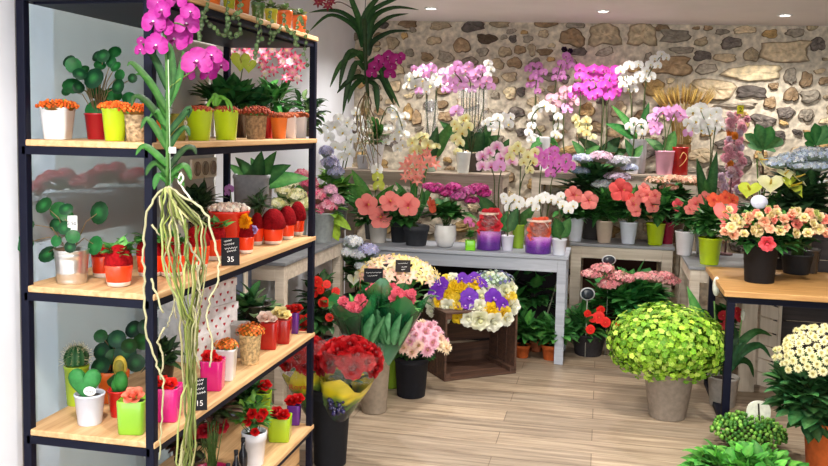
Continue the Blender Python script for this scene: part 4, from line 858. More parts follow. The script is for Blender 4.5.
b = MB(); b.lathe([(15*kk, 0), (15*kk, 42*kk), (14.6*kk, 42*kk), (14.6*kk, 0)], WHT, 18, M=Matrix.Translation(t.L(471, 132)), cap=False); t.part('clear_sleeve', b, CLEARW)
orchid('pale yellow moth orchid in a white pot on the tall taupe table', Y(463, 6.22, z1), ('cone', 15, 11, 21, (232, 240, 236)), [(462,121,12),(467,127,12),(456,129,11),(461,133,12),(455,139,12),(459,143,11),(465,118,9),(457,152,10),(453,124,9)], PHY, [[(464,140),(466,124),(458,128)]])
orchid('white moth orchid at the right end of the left tall table', Y(497, 6.42, z1), ('cone', 14, 11, 14, (200, 196, 190)), [(489,122,11),(496,118,12),(502,118,12),(507,124,11),(498,126,11),(490,129,9),(484,124,9),(509,117,9)], PHW, [[(497,140),(498,122),(490,122)]], lv=[(497,160,488,138,11),(498,160,508,140,11)])
# right tall table
orchid('small mauve orchid on a tall bare stem, left of the pair', Y(534, 7.0, z2), ('cone', 13, 10, 14, (120, 104, 92)), [(525,70,9),(530,78,9),(536,67,9),(540,73,9),(532,86,9),(527,86,8),(537,81,8),(533,74,8),(529,66,7),(535,92,8)], PHV, [[(533,130),(533,95),(534,78)]], lv=None, stake=[(534,96)])
orchid('small mauve orchid on the tallest stem, with a dark bud at the tip', Y(555, 7.04, z2), ('cone', 13, 10, 14, (110, 96, 88)), [(553,72,9),(557,64,9),(562,57,9),(566,61,9),(558,74,9),(562,68,9),(556,80,8),(568,66,8),(552,79,8),(560,78,7)], PHV, [[(552,130),(552,90),(558,64)]], stake=[(553,80)]).bloom('rose', [(560,51,6),(566,52,5)], ((50, 30, 60), (60, 40, 70)))
orchid('pale pink moth orchid with one large bloom under the mauve ones', Y(564, 6.96, z2), ('cone', 14, 11, 14, (130, 110, 96)), [(549,99,12),(554,105,11),(562,92,12),(567,97,12),(572,102,12),(557,97,10),(569,90,10)], ((226, 170, 190), (240, 206, 214), (180, 80, 120), (240, 200, 120)), [[(562,140),(562,112),(564,96)]]).bloom('phal', [(565,109,14)], PHP)
t = orchid('white moth orchid trained in a ring in a tall white vase', Y(544, 6.88, z2), ('cone', 11, 9, 34, (234, 236, 240)), [(530,126,10),(527,133,10),(531,117,10),(536,110,11),(542,106,12),(548,109,11),(556,117,10),(557,127,10),(553,134,10),(534,139,11),(540,141,10),(530,140,10),(557,136,8)], PHW, [[(538,132),(530,120),(538,108),(550,110),(557,124),(552,136)]])
t.leaves([(546,138,558,148,9),(543,138,530,150,9)], G1, 9)
t = orchid('large magenta moth orchids in a dense cloud on several stems', Y(601, 7.0, z2), ('cone', 26, 20, 20, (120, 90, 76)), [(U(571, 577)+(i % 6)*7.4+U(-1.5, 1.5), 71+(i//6)*8.0+U(-2, 2), U(10, 12)) for i in range(24)]+[(613,82,12),(614,90,11),(606,97,11),(598,96,11),(574,90,10)], PHM, [[(600,140),(600,98),(585,80)],[(605,140),(604,104),(606,80)],[(578,140),(578,100),(576,86)]], stake=[(578,96),(600,100),(606,100)])
t.leaves([(600,160,580,140,16),(602,160,618,138,16),(604,160,626,150,14),(598,160,586,158,13)], [(26, 64, 36), (40, 90, 46)], 14)
orchid('cream moth orchid below the magenta cloud', Y(584, 6.9, z2), ('cone', 14, 11, 16, (176, 150, 120)), [(573,119,10),(578,125,11),(584,121,11),(580,131,10),(586,128,10),(592,137,8),(585,134,9)], PHY, [[(584,150),(586,124),(576,120)]], lv=[(584,158,572,142,10),(585,158,598,146,10)])
t = orchid('tall white moth orchid climbing two bare stems', Y(637, 6.98, z2), ('cone', 18, 15, 34, (214, 216, 222)), [(616,72,11),(624,67,12),(620,79,11),(628,82,12),(634,66,11),(635,76,11),(631,90,10),(618,86,10),(625,90,10),(650,60,11),(646,66,11),(642,72,11),(655,55,10),(660,58,9),(641,79,12),(647,77,11),(652,66,9)], PHW, [[(630,130),(628,100),(622,76)],[(641,130),(641,98),(644,76),(656,56)]], stake=[(630,92),(642,82)])
t.leaves([(640,130,645,104,8),(636,138,610,108,10),(636,140,606,126,14)], G1, 10)
orchid('small white moth orchid in a small white pot beside the pink pot', Y(632, 6.86, z2), ('cone', 15, 11, 17, (226, 230, 242)), [(627,127,10),(634,131,11),(640,124,11),(646,128,10),(631,121,9),(640,133,9)], PHW, [[(632,150),(634,126),(642,124)]], lv=[(632,158,625,140,9),(633,158,642,146,9)])
orchid('lilac moth orchid in a pink pot on the right tall table', Y(664, 6.87, z2), ('cone', 19, 15, 24, (240, 176, 200)), [(651,119,12),(656,127,12),(660,113,12),(666,112,12),(673,110,12),(678,114,12),(681,119,11),(650,126,11),(656,112,11),(668,118,10),(653,132,11)], PHP, [[(664,140),(660,112),(652,124)],[(665,140),(672,112),(680,116)]], lv=[(662,152,644,140,12),(666,152,673,132,13),(662,152,652,146,10)])
t = T('canister', 'red metal canister with a gold scroll behind the pink pot', 'canister', Y(679, 6.90, z2)); k = t.k; b = MB(); b.lathe([(8*k, 0), (8.3*k, k), (8.3*k, 26*k), (8.6*k, 26.5*k), (8.6*k, 28*k), (8*k, 28*k), (7.6*k, 24*k)], (156, 26, 24), 24); t.part('body', b, CERA)
t.stem([(676,158,-.075),(679,152,-.08),(683,156,-.075),(680,162,-.08),(676,166,-.075)], .5, (226, 170, 110), name='gold_scroll', mat=MATT)
t = T('dried_wheat', 'fan of dried wheat ears standing behind the white orchids', 'dried flowers', Y(682, 7.0, z2))
b = MB(); e = MB()
for i in range(110):
    f_ = U(-1, 1); top = t.L(680+f_*31, 87+abs(f_)*7+U(-4, 5), U(-.05, .05)); foot = t.L(680+f_*4, t.by-1, U(-.012, .012)); md = t.L(680+f_*12, 118, U(-.02, .02)); c_ = jit((176, 146, 84), .15)
    b.tube([foot, md, md.lerp(top, .5)], .0016, .0014, c_, 4); dr = (top-md).normalized(); e.tube([md.lerp(top, .5), md.lerp(top, .75), top], .0075, .001, jit((186, 152, 84), .2), 5)
    for j in range(3): q = md.lerp(top, U(.6, .95)); e.tube([q, q+dr*.05+V((U(-.02, .02), U(-.02, .02), .02))], .0009, .0004, c_, 3)
t.part('stalks', b, MATT); t.part('wheat_ears', e, MATT); k = t.k; b = MB(); b.lathe([(7*k, 22*k), (7.5*k, 26*k), (7.5*k, 30*k)], (120, 84, 50), 16, cap=False); t.part('tie_band', b, MATT)
# ============================================================ blue-grey table
def hibiscus(label, P, pot, bl, bush, col=CORAL, fol=None, group='coral hibiscus plants', mat=None, cat='plant', d=-.15):
    t = T('hibiscus', label, cat, P, group); t.pot(*pot, mat=mat)
    t.bush(bush[0], bush[1]+3, bush[2]*1.08, bush[3]*1.15, int(bush[4]*1.4), 17, 10, fol or (G1+G1+G2), 'ovate', depth=.11, lo=-.7)
    t.bloom('hib', [(q[0], q[1], q[2]*.95) for q in bl], (col, mix(col, (196, 20, 40), .75)), d=d, jf=.3); return t
t = hibiscus('coral hibiscus with four open blooms in a black nursery pot', Y(416, 5.76, zb), ('rim', 26, 20, 20, (56, 58, 64)), [(407,202,22),(389,199,20)], (400, 208, 20, 17, 110), mat=MATT)
t.o['label'] = 'coral hibiscus with two blooms in the front dark grey nursery pot'
hibiscus('coral hibiscus with two blooms low at the left end of the blue-grey table', Y(378, 5.80, zb), ('cone', 20, 15, 22, (214, 208, 200)), [(367,202,21),(381,214,22)], (374, 212, 21, 14, 110))
t = T('nursery_pot', 'dark grey nursery pot with leafy plant, left of the front one', 'plant', Y(399, 5.88, zb)); t.pot('rim', 19, 15, 21, (44, 46, 50), MATT); t.bush(396, 215, 16, 12, 50, 15, 9, G1, 'ovate', depth=.08)
t = T('orchid', 'white and lime slipper blooms above the coral hibiscus', 'orchid', Y(372, 5.96, zb), 'mixed orchids of the blue-grey table'); t.pot('cone', 17, 13, 20, (90, 90, 90)); t.stem([(372,225),(374,200),(376,180)], .9); t.bloom('phal', [(376,168,13)], PHW, d=-.03); t.bloom('phal', [(377,176,12),(378,185,13)], ((214, 222, 90), (226, 230, 130), (240, 240, 200), (240, 240, 200)), d=-.05)
t.leaves([(372,215,346,184,16),(372,215,352,172,14),(372,214,392,186,14),(371,214,340,196,15),(373,214,402,194,13),(370,214,360,180,13)], [(62, 130, 54), (84, 150, 60), (40, 104, 48)], 14)
t = T('amaryllis', 'salmon lily-like blooms on thick stalks above the coral hibiscus', 'plant', Y(411, 5.98, zb)); t.pot('cone', 20, 15, 20, (100, 80, 70)); SAL = ((252, 150, 136), (255, 206, 190))
t.bloom('star', [(404,166,15),(413,158,16),(420,164,15),(428,158,15),(411,174,14),(418,173,13),(433,163,13),(404,176,12),(425,152,12),(416,180,12),(408,160,12)], SAL, d=-.04)
for s_ in ([(411,220),(411,195),(408,170)], [(413,220),(414,195),(415,164)], [(415,220),(420,195),(426,162)]): t.stem(s_, 1.3, (96, 140, 70))
t.strip([[(411,222),(405,198),(394,182)],[(412,222),(412,196),(416,178)],[(413,222),(424,198),(432,184)],[(412,222),(420,204),(422,190)],[(411,222),(402,204),(398,196)]], 8, [(44, 116, 50), (60, 130, 60)])
t = T('kalanchoe', 'magenta flowering plant in a round white ceramic pot', 'plant', Y(445, 5.76, zb)); t.pot('urn', 21, 17, 22, (226, 224, 222)); t.bush(447, 212, 22, 14, 70, 20, 11, G1+G2, 'ovate', depth=.1)
for x, y, r in ((434,188,10),(445,192,9),(457,195,11),(468,190,9),(477,187,10),(483,192,8),(452,186,8),(428,186,7),(470,199,7)): t.florets('flower_head', x, y, r, r*.55, 50, 4.2, [(206, 50, 150), (222, 84, 170), (180, 30, 120)] if x not in (457, 468) else [(226, 130, 196), (210, 84, 170)], d=-.05)
t.bloom('hib', [(431,203,15)], ((240, 110, 80), (210, 60, 50)), d=-.1, face=(.9, -.5, .3))
t = T('mini_orchid', 'tiny pink orchid in a lime glass cube vase', 'orchid', Y(470, 5.66, zb)); t.pot('cube', 10, 10, 10, (130, 214, 40)); t.bush(470, 235, 5, 6, 16, 8, 5, G2, 'ovate', stems=False); t.stem([(470,240),(469,230),(467,222)], .6); t.bloom('phal', [(467,221,9),(471,225,7)], ((220, 110, 170), (236, 160, 200), (170, 20, 90)))
def jar(px, y, label, w, h, tops, face):
    t = T('glitter_jar', label, 'jar', Y(px, y, zb), 'purple glitter jars'); k = t.k; r = w*k/2; H = h*k; b = MB()
    P1 = (92, 36, 140); P2 = (206, 140, 206); P3 = (230, 190, 206)
    b.lathe([(r*.95, 0, P1), (r, .03*H, P1), (r, .2*H, P1), (r, .34*H, (150, 70, 176)), (r, .5*H, P2)], P1, 28); t.part('glitter_base', b, GLIT)
    b = MB(); b.lathe([(r*1.0, .502*H), (r, .84*H), (r*.9, .93*H), (r*.86, H), (r*.80, H), (r*.84, .92*H), (r*.94, .83*H), (r*.94, .51*H)], P3, 28, cap=False); t.part('glass_wall', b, GLAS)
    t.bloom('rose', [(t.bx+dx*.8, t.by-h*.58+dy, s*1.2) for dx, dy, s in tops[:6]], tops[6], jf=.3, face=(0, -1, .5), d=-r*.45, dj=.01); b = MB(); b.lathe([(r*.94, .93*H), (r*.95, .97*H), (r*.9, .99*H)], (236, 206, 190), 20, cap=False); t.part('ribbon', b, MATT)
    b = MB(); b.leaf(t.L(t.bx+3, t.by-h*.96, -r), (.8, -.1, .5), .05, .02, (236, 206, 196), droop=.8); b.leaf(t.L(t.bx+3, t.by-h*.96, -r), (.6, -.2, -.7), .05, .02, (236, 206, 196), droop=.2); t.part('bow', b, MATT); return t
GLIT = painted('glitter', .35, .6, 220, .55, coat=.4)
jar(488.5, 5.74, 'purple glitter jar of red roses, left one beside the lime cube', 24, 38, [(-6,-4,12),(2,-6,12),(7,-3,11),(-3,-12,12),(5,-13,12),(-8,3,9), ((230, 60, 74), (206, 40, 60))], 0)
jar(538, 5.70, 'purple glitter jar of orange roses with a ribbon, right one', 26, 34, [(-6,-4,12),(2,-6,12),(7,-3,11),(-3,-10,11),(5,-11,10),(-8,2,9), ((236, 110, 76), (226, 80, 50))], 0)
orchid('small white orchid in a white pot between the two glitter jars', Y(507, 5.74, zb), ('cone', 13, 10, 15, (226, 226, 238)), [(505,201,11),(512,198,11),(518,201,11),(508,208,11),(515,206,10),(523,204,8),(502,196,8)], PHW, [[(507,220),(508,206),(512,200)]], lv=[(507,232,500,214,14),(508,232,516,208,12),(507,232,506,212,12)], group='small white orchids on the blue-grey table')
orchid('cream and yellow moth orchid in a tall lime pot', Y(518, 5.88, zb), ('cyl', 12, 11, 24, (150, 190, 40)), [(511,151,12),(518,152,12),(507,157,11),(525,156,12),(530,162,12),(521,162,11),(527,170,11),(515,146,9),(532,152,10)], PHY, [[(518,190),(518,165),(516,152)],[(518,190),(524,170),(528,160)]], lv=[(518,226,534,206,12),(518,226,508,206,10)])
orchid('pink-centred pale moth orchid rising behind the left glitter jar', Y(497, 5.94, zb), ('cone', 16, 13, 16, (110, 90, 90)), [(480,157,14),(487,153,13),(494,147,14),(505,152,15),(509,161,14),(489,166,13),(480,167,13),(499,158,13)], PHL, [[(493,200),(492,176),(484,158)],[(497,200),(498,176),(504,154)]], lv=[(495,220,476,196,16),(497,220,478,210,14)]).bloom('phal', [(496,165,15)], PHP, d=-.05)
orchid('bright pink moth orchid rising behind the right glitter jar', Y(542, 5.96, zb), ('cone', 16, 13, 16, (110, 90, 90)), [(534,152,12),(540,157,12),(546,153,12),(552,158,12),(537,163,12),(545,165,12),(548,173,12),(556,163,12),(563,158,12),(567,165,12),(560,169,12),(551,150,10),(534,159,10)], ((228, 120, 210), (240, 170, 226), (180, 20, 120), (240, 200, 140)), [[(538,200),(538,178),(540,158)],[(548,200),(550,178),(560,164)]])
orchid('white moth orchid in a white pot at the right end of the blue-grey table', Y(559, 5.66, zb), ('cone', 15, 12, 16, (228, 232, 244)), [(530,203,12),(537,199,12),(543,197,11),(549,199,12),(555,201,12),(561,205,12),(566,209,11),(570,204,11),(534,208,10),(558,195,9)], PHW, [[(558,225),(556,206),(536,200)],[(559,225),(562,212),(568,206)]], lv=[(558,238,553,218,15),(560,238,568,218,14),(559,239,560,222,12)], d=-.02)
# ============================================================ grey-topped table with hibiscus
hibiscus('coral hibiscus with two blooms in a white pot, leftmost of the grey-topped table', Y(575, 6.42, zb), ('cone', 17, 12, 24, (220, 226, 236)), [(568,192,17),(583,197,18)], (575, 208, 18, 12, 70))
hibiscus('hibiscus with one large coral bloom in a taupe pot', Y(604, 6.42, zb), ('cone', 18, 13, 22, (196, 176, 156)), [(615,187,22),(624,196,12)], (604, 204, 18, 17, 100), col=(250, 98, 96))
hibiscus('hibiscus with clustered coral blooms in a white pot, third along', Y(628, 6.42, zb), ('cone', 18, 13, 22, (216, 222, 234)), [(626,201,14),(640,192,15),(645,201,15),(634,193,13),(629,208,11),(638,186,12),(647,192,12)], (632, 204, 19, 15, 90))
hibiscus('hibiscus in a lime pot near the right end of the grey-topped table', Y(655, 6.42, zb), ('cone', 19, 14, 22, (182, 206, 20)), [(670,201,13)], (656, 203, 17, 16, 110), col=(244, 90, 104))
t = T('potted_plant', 'leafy plant in a crimson pot behind the lime one', 'plant', Y(667, 6.52, zb)); t.pot('cone', 14, 11, 22, (150, 20, 54)); t.bush(668, 205, 13, 14, 60, 14, 9, G1, 'ovate', depth=.08)
t = T('hydrangea', 'hydrangea with grey-lilac flat heads behind the coral hibiscus', 'plant', Y(592, 6.60, zb), 'hydrangeas'); t.pot('cone', 26, 20, 24, (60, 56, 56)); t.bush(588, 182, 32, 26, 150, 19, 12, [(22, 60, 36), (34, 84, 46), (48, 104, 56)], 'ovate', depth=.14, lo=-.8)
for x, y, rx_, ry_, cc in ((577,158,10,5,HB),(595,156,12,6,[(226,190,216),(236,206,226)]),(613,160,11,6,[(206,206,220),(222,220,230)]),(613,175,13,5,[(222,200,226),(214,190,220)]),(597,184,10,6,[(200,212,224),(222,230,236)]),(576,170,8,4,[(110,130,150),(150,170,190)]),(624,166,8,4,HB)): t.florets('flower_head', x, y, rx_, ry_, 70, 4.6, cc, d=-.09)
t = T('kalanchoe', 'flat salmon flower heads just below the right tall table', 'plant', Y(672, 6.63, zb)); t.pot('cone', 22, 18, 22, (90, 60, 50)); t.bush(670, 196, 24, 12, 90, 16, 11, G1, 'ovate', depth=.1)
for x, y, rx_, ry_ in ((652,180,13,4),(668,178,10,4),(684,180,11,5),(664,187,9,4),(694,182,6,4)): t.florets('flower_head', x, y, rx_, ry_, 60, 3.8, [(246, 190, 164), (240, 170, 146), (250, 206, 184)], d=-.06)
# ============================================================ bench and oak table at the right
hibiscus('coral flowering plant in a tall white pot on the right bench', Y(684, 6.02, .722), ('cone', 19, 14, 24, (228, 228, 232)), [(686,200,14),(694,194,14),(680,205,11),(700,199,10)], (688, 210, 15, 16, 100))
t = hibiscus('orange-coral flowering plant in a lime pot at the near end of the right bench', Y(709, 5.64, .722), ('cone', 23, 18, 27, (182, 208, 16)), [(703,196,14),(714,193,13),(722,196,12)], (711, 218, 18, 19, 140), col=(250, 110, 76))
orchid('large white moth orchid with big round blooms, upright leaves below', Y(704, 6.10, .722), ('cone', 20, 15, 22, (120, 116, 110)), [(686,113,14),(695,110,15),(703,115,15),(711,122,15),(690,122,14),(700,125,15),(694,130,14),(706,131,14),(714,127,13),(686,129,12),(681,124,11),(698,118,13),(708,112,12)], PHW, [[(705,180),(705,140),(694,112)],[(706,180),(708,140),(710,122)]], lv=[(704,212,694,162,12),(705,212,710,154,12),(704,208,700,180,12)]).bloom('phal', [(682,134,11)], PHP)
t = T('blossom_column', 'slim column of stacked pink and orange blossoms with a yellow tag', 'decoration', Y(725, 6.12, .722)); b = MB(); b.tube([V((0, 0, 0)), t.L(728, 150), t.L(730, 112)], .006, .004, (120, 90, 90), 6); t.part('pole', b, MATT); b = MB(); b.lathe([(.05, 0), (.05, .012), (.01, .016)], (120, 90, 90), 20); t.part('foot', b, MATT)
for i in range(46):
    y_ = 116+(i//2)*3.4+U(-1, 1); x_ = (724 if i % 2 else 734)+U(-4, 4)-(y_-116)*.05; c_ = random.choice([((246, 190, 204), (240, 130, 160)), ((250, 222, 226), (240, 160, 180))]*3+[((246, 160, 60), (230, 120, 30)), ((236, 90, 110), (206, 50, 80)), ((236, 214, 230), (206, 130, 180))]); t.bloom('carn', [(x_, y_, U(8, 11))], c_, dj=.04)
m = MB(); m.box(tuple(t.L(728.5, 114, -.02)), tuple(t.L(735, 105.5, -.017)), (222, 214, 50)); tg = t.part('yellow_tag', m, MATT, smooth=False); text('lettering', '2', 6*t.k, M_INK, tg, t.L(731.8, 110, -.021), (math.pi/2, 0, 0), .0003)
t = T('anthurium', 'anthurium with large cream and lime spathes behind the rose bucket', 'plant', Y(762, 5.30, .735)); t.pot('cone', 30, 24, 30, (50, 46, 46)); t.bush(765, 212, 34, 16, 90, 26, 14, G1, 'ovate', depth=.14)
AC = ((236, 232, 190), (226, 226, 150), (226, 190, 80)); AL = ((206, 220, 70), (216, 226, 90), (190, 160, 40))
for x, y, s_, cc, f_ in ((757,181,25,AC,(-.3,-.8,.8)),(778,183,27,AL,(.5,-.8,.8)),(771,171,17,AC,(.1,-.6,.8)),(784,175,22,AC,(.7,-.5,.8)),(738,188,23,AL,(-.5,-.7,.9)),(745,157,18,AC,(.8,-.6,.4)),(717,211,24,((244,120,120),(250,150,130),(230,180,110)),(-.6,-.8,.4))): t.bloom('anth', [(x, y, s_)], cc, face=f_, d=-.1); t.stem([(762,225),((x+762)/2,(y+210)/2),(x, y, -.08)], .9, (90, 130, 60))
t = T('hydrangea', 'pale blue-white hydrangea mass at the far right', 'plant', Y(796, 5.36, .735), 'hydrangeas'); t.pot('cone', 30, 24, 20, (44, 44, 46), MATT); t.bush(795, 196, 38, 34, 240, 24, 14, [(20, 46, 32), (30, 66, 40), (36, 78, 46)], 'ovate', depth=.18, lo=-.8)
for x, y, rx_, ry_ in ((762,161,14,6),(776,157,14,7),(792,152,15,8),(808,152,14,8),(786,163,15,5),(804,163,13,6),(820,158,12,7)): t.florets('flower_head', x, y, rx_, ry_, 110, 4.2, [(206, 218, 234), (226, 232, 240), (180, 196, 222)], d=-.11)
def bigleaf(label, P, x, y, items, h0):
    t = T('leafy_plant', label, 'plant', P, 'upright leafy plants by the stone wall'); t.pot('cone', 22, 17, 24, (60, 56, 54)); t.stem([(x, t.by-20), (x+2, (t.by+y)/2), (x, y)], 1.6, (90, 80, 60)); t.leaves(items, [(34, 100, 50), (50, 124, 60), (70, 140, 84)], 13, 'obov', .35)
bigleaf('upright leafy green plant against the stone wall beside the blossom column', Y(757, 6.02, .722), 757, 150, [(757,150,740,136,13),(757,150,750,126,14),(757,150,764,128,13),(758,150,776,140,14),(757,150,770,150,12),(757,152,744,146,11),(757,150,757,132,12)], 0)
bigleaf('bright green leafy plant at the right edge above the hydrangea', Y(808, 5.42, .735), 808, 146, [(808,146,796,134,12),(808,146,803,124,13),(808,146,816,126,13),(808,146,822,136,12),(808,148,798,144,11)], 0)
t = T('rose_bucket', 'black bucket of cream and pink spray roses on the oak topped table', 'flowers', Y(759, 4.98, .735)); t.pot('bucket', 34, 28, 44, (24, 24, 28), MATT, soil=False)
t.bush(762, 235, 50, 22, 260, 15, 9, G1, 'ovate', depth=.16, lo=-.6)
RC = ((244, 226, 180), (226, 214, 120)); RP = ((250, 160, 140), (240, 110, 104)); RM = ((248, 200, 164), (246, 160, 130))
for x, y, c_ in ((760,216,RP),(747,215,RM),(778,212,RP),(784,219,RP),(768,213,RM),(735,218,RM),(738,225,RC),(745,227,RC),(787,211,RC),(797,217,RC),(783,228,RC),(791,226,RC),(720,230,RM),(728,220,RC),(742,210,RC),(715,222,RC),(755,209,RC),(770,222,RM),(806,211,RC),(752,222,RM),(763,208,RC),(774,206,RM),(731,212,RM),(723,215,RC),(795,208,RM),(812,214,RP),(765,225,RC),(730,229,RC),(780,205,RC),(803,222,RC),(713,228,RM)): t.bloom('rose', [(x, y, U(8.2, 10.2))], c_, d=-.15, dj=.05, up=.3, jf=.7)
for i in range(34):
    x, y = U(713, 814), U(205, 229); t.bloom('rose', [(x, y, U(6.5, 8.5))], random.choice([RC, RC, RM, RP, ((206, 212, 130), (170, 190, 90))]), d=-.11, dj=.06, up=.4, jf=.8)
t.bush(760, 220, 50, 13, 130, 11, 6, G2+G3, 'ovate', d=-.05, depth=.12, lo=-.3, stems=False)
t.bloom('rose', [(749,236,14)], ((246, 110, 120), (230, 80, 100)), d=-.19)
t = T('oval_sign', 'pale lilac oval sign on a stick above the spray roses', 'sign', Y(754, 4.995, .80)); b = MB(); b.lathe([(.001, 0), (.5, 0), (.5, .08), (.001, .08)], (212, 214, 232), 24, M=Matrix.Translation(t.L(754, 201, -.02)) @ Matrix.Rotation(math.pi/2-.2, 4, 'X') @ Matrix.Diagonal((17*t.k, 14*t.k, .04, 1))); t.part('board', b, MATT); b = MB(); b.tube([V((0, 0, 0)), t.L(754, 205, -.012)], .002, .002, (90, 110, 70), 5); t.part('stick', b, MATT)
# ============================================================ floor, left to right
t = T('impatiens', 'dark leaved plant with scarlet flowers under the whitewashed table', 'plant', on_z(318, 372)); t.pot('cone', 34, 26, 34, (40, 36, 36)); t.bush(318, 305, 24, 34, 170, 17, 8, [(20, 54, 32), (34, 84, 44), (50, 100, 60)], depth=.16, lo=-.8)
t.bloom('imp', [(318,275,12),(325,296,12),(333,300,10),(315,287,10),(310,312,12),(303,316,14),(312,326,13),(322,282,9),(305,326,10),(331,310,9),(337,284,9),(328,277,9)], ((240, 50, 36), (214, 24, 24), (250, 120, 60)), d=-.12)
t = T('flower_bucket', 'lime bucket of cream alstroemeria behind the green wrapped bouquets', 'flowers', on_z(391, 385)); t.pot('bucket', 32, 26, 60, (138, 176, 44), soil=False); t.bush(396, 292, 36, 24, 90, 16, 7, G2, depth=.13)
t.dome('star', 396, 280, 38, 24, 46, 14, [((250, 240, 212), (250, 232, 170), (246, 226, 190)), ((252, 222, 206), (250, 236, 206), (248, 196, 180)), ((244, 222, 150), (248, 236, 200), (240, 214, 130)), ((246, 190, 170), (250, 226, 196))], depth=.15)
Ps = t.P
sign('price_sign', 'black chalk sign with scrawled writing, left one in the cream flowers', Ps+V((-.07, -.19, .655)), 19, 14, [(.68, -.4, .4), (.45, -.3, .2)], lean=-.06, stick=24)
sign('price_sign', 'black chalk sign with scrawled writing, right and higher one in the cream flowers', Ps+V((.09, -.13, .715)), 15, 12, [(.70, -.35, .3), (.4, -.1, .25), (.2, -.1, .15)], lean=-.06, stick=24, col=(44, 40, 40))
t = T('hydrangea', 'white and lilac hydrangea left of the blue-grey table', 'plant', on_z(356, 352), 'hydrangeas'); t.pot('bucket', 26, 20, 58, (70, 74, 80), MATT); t.bush(358, 268, 18, 26, 90, 18, 11, G2+G1, 'ovate', depth=.13, lo=-.8)
for x, y, r, cc in ((352,238,10,[(222,230,246),(236,240,248)]),(368,246,10,[(190,190,240),(206,206,246)]),(358,250,9,[(226,232,244)]),(346,248,8,[(236,240,246)]),(362,262,7,[(226,232,240)])): t.florets('flower_head', x, y, r, r*.7, 60, 5, cc, d=-.1)
t.bloom('anth', [(354,272,13),(360,268,11)], ((240, 240, 226), (226, 232, 190), (220, 210, 140)), d=-.13, face=(0, -1, -.2))
# tall taupe vase with three wrapped bunches
t = T('floor_vase', 'tall taupe vase on the floor holding green wrapped bunches', 'vase', on_z(374, 411)); t.pot('cone', 32, 25, 66, (150, 136, 120), MATT, soil=False); PV = t.P; hv = t.h
GW = [(96, 150, 120), (84, 140, 110), (60, 120, 84), (16, 52, 34), (14, 46, 30), (16, 60, 36), (20, 80, 44), (40, 110, 60)]
for nm, (tx, ty, r1), d, bl, fx in (('pink bunch in green printed wrap, leaning left in the taupe vase', (352, 300, 25), -.03, [(343,296,12),(352,300,13),(360,295,13),(348,304,11),(358,303,12),(366,298,10),(341,302,9)], 366), ('pink bunch in green printed wrap, rising in the middle of the taupe vase', (380, 292, 24), .04, [(373,288,12),(382,291,12),(390,288,11),(379,296,10),(368,292,10),(387,296,10)], 375), ('pink bunch in green printed wrap, leaning right in the taupe vase', (402, 296, 24), -.02, [(396,288,13),(404,290,13),(410,293,11),(400,297,12),(392,294,10),(411,286,10)], 382)):
    w_ = T('wrapped_bunch', nm, 'flowers', PV+V((0, 0, hv*.55)), 'green wrapped bunches in the taupe vase'); w_.wrap((fx, 362), (tx, ty-4), 8, r1, GW, d0=d*.3, d1=d*2, ruf=.03)
    w_.bush(tx, ty+6, r1*.75, 12, 40, 14, 7, G2, depth=.09, d=d*2); w_.bloom('carn', bl, ((246, 130, 150), (232, 90, 124)), d=d*2-.04, jf=.3, up=.5)
    for i in range(4): w_.stem([(fx+U(-3, 3), 366, d*.3), (tx+U(-8, 8), ty+8, d*2)], .8, (70, 120, 60))
    b = MB()
    for i in range(5): x_ = fx+(tx-fx)*.35+(i-2)*5.5; b.leaf(w_.L(x_, 338, d-.06-.01*i), (.2*(i-2), -.25, 1), 34*w_.k, 17*w_.k, (26, 104, 52), (120, 180, 130), droop=-.1, shape='lance', fold=.1)
    w_.part('printed_leaves', b, LEAF)
# black bucket with red roses
t = T('floor_bucket', 'tall black bucket on the floor at the end of the shelving', 'bucket', on_z(330, 463)); t.pot('bucket', 40, 32, 78, (22, 24, 30), MATT, soil=False); PB = t.P; hb = t.h
YW = [(30, 28, 40), (26, 26, 44), [(30, 34, 56), (40, 60, 40)], [(70, 100, 50), (34, 36, 46)], [(90, 120, 56), (60, 70, 50)], [(214, 196, 30), (120, 140, 50)], (218, 200, 40), (226, 206, 70)]
for nm, fx, (tx, ty, r1), d, lo_, n_ in (('red roses in yellow and dark film, right bunch in the black bucket', 331, (349, 352, 29), -.05, None, 20), ('red roses in yellow-banded film lettered in red, left bunch in the black bucket', 322, (301, 358, 25), .06, 1, 18)):
    w_ = T('rose_bouquet', nm, 'flowers', PB+V((0, 0, hb*.45)), 'red rose bouquets'); w_.wrap((fx, 425), (tx-(tx-fx)*.12, ty+17), 9, r1*.92, YW, d0=d*.2, d1=d, ruf=.04)
    w_.dome('rose', tx, ty+4, r1*.88, 19, n_, 19, [((176, 12, 20), (116, 5, 12)), ((158, 10, 18), (104, 4, 10)), ((190, 20, 26), (130, 8, 14))], depth=r1*w_.k*.8, d=d, lo=-.55)
    w_.wrap((tx-(tx-fx)*.12, ty+18), (tx+(tx-fx)*.12, ty-12), r1*.94, r1*1.12, [(230, 230, 230)], CLEARW, 'clear_film', d0=d, d1=d)
    w_.bush(tx, ty+18, r1*.6, 10, 26, 16, 8, G2, d=d, depth=.06)
    for i in range(4): w_.stem([(fx+U(-3, 3), 430, d*.2), (tx+U(-8, 8), ty+8, d)], .8, (60, 100, 50))
    if lo_:
        q = w_.L(299, 382.5, d-.115); text('lettering', 'Royal', 8.5*w_.k, M_REDINK, w_.o, q, (math.pi/2+.3, -.06, 0), .0004)
    else:
        b = MB()
        for i in range(34): b.ball(w_.L(U(330, 346), U(384, 404), d*.6-.075-U(0, .03)), 2.5*w_.k, jit((40, 38, 76), .2), 7, 5)
        w_.part('printed_grapes', b, CERA, label='dark grapes printed on the film')
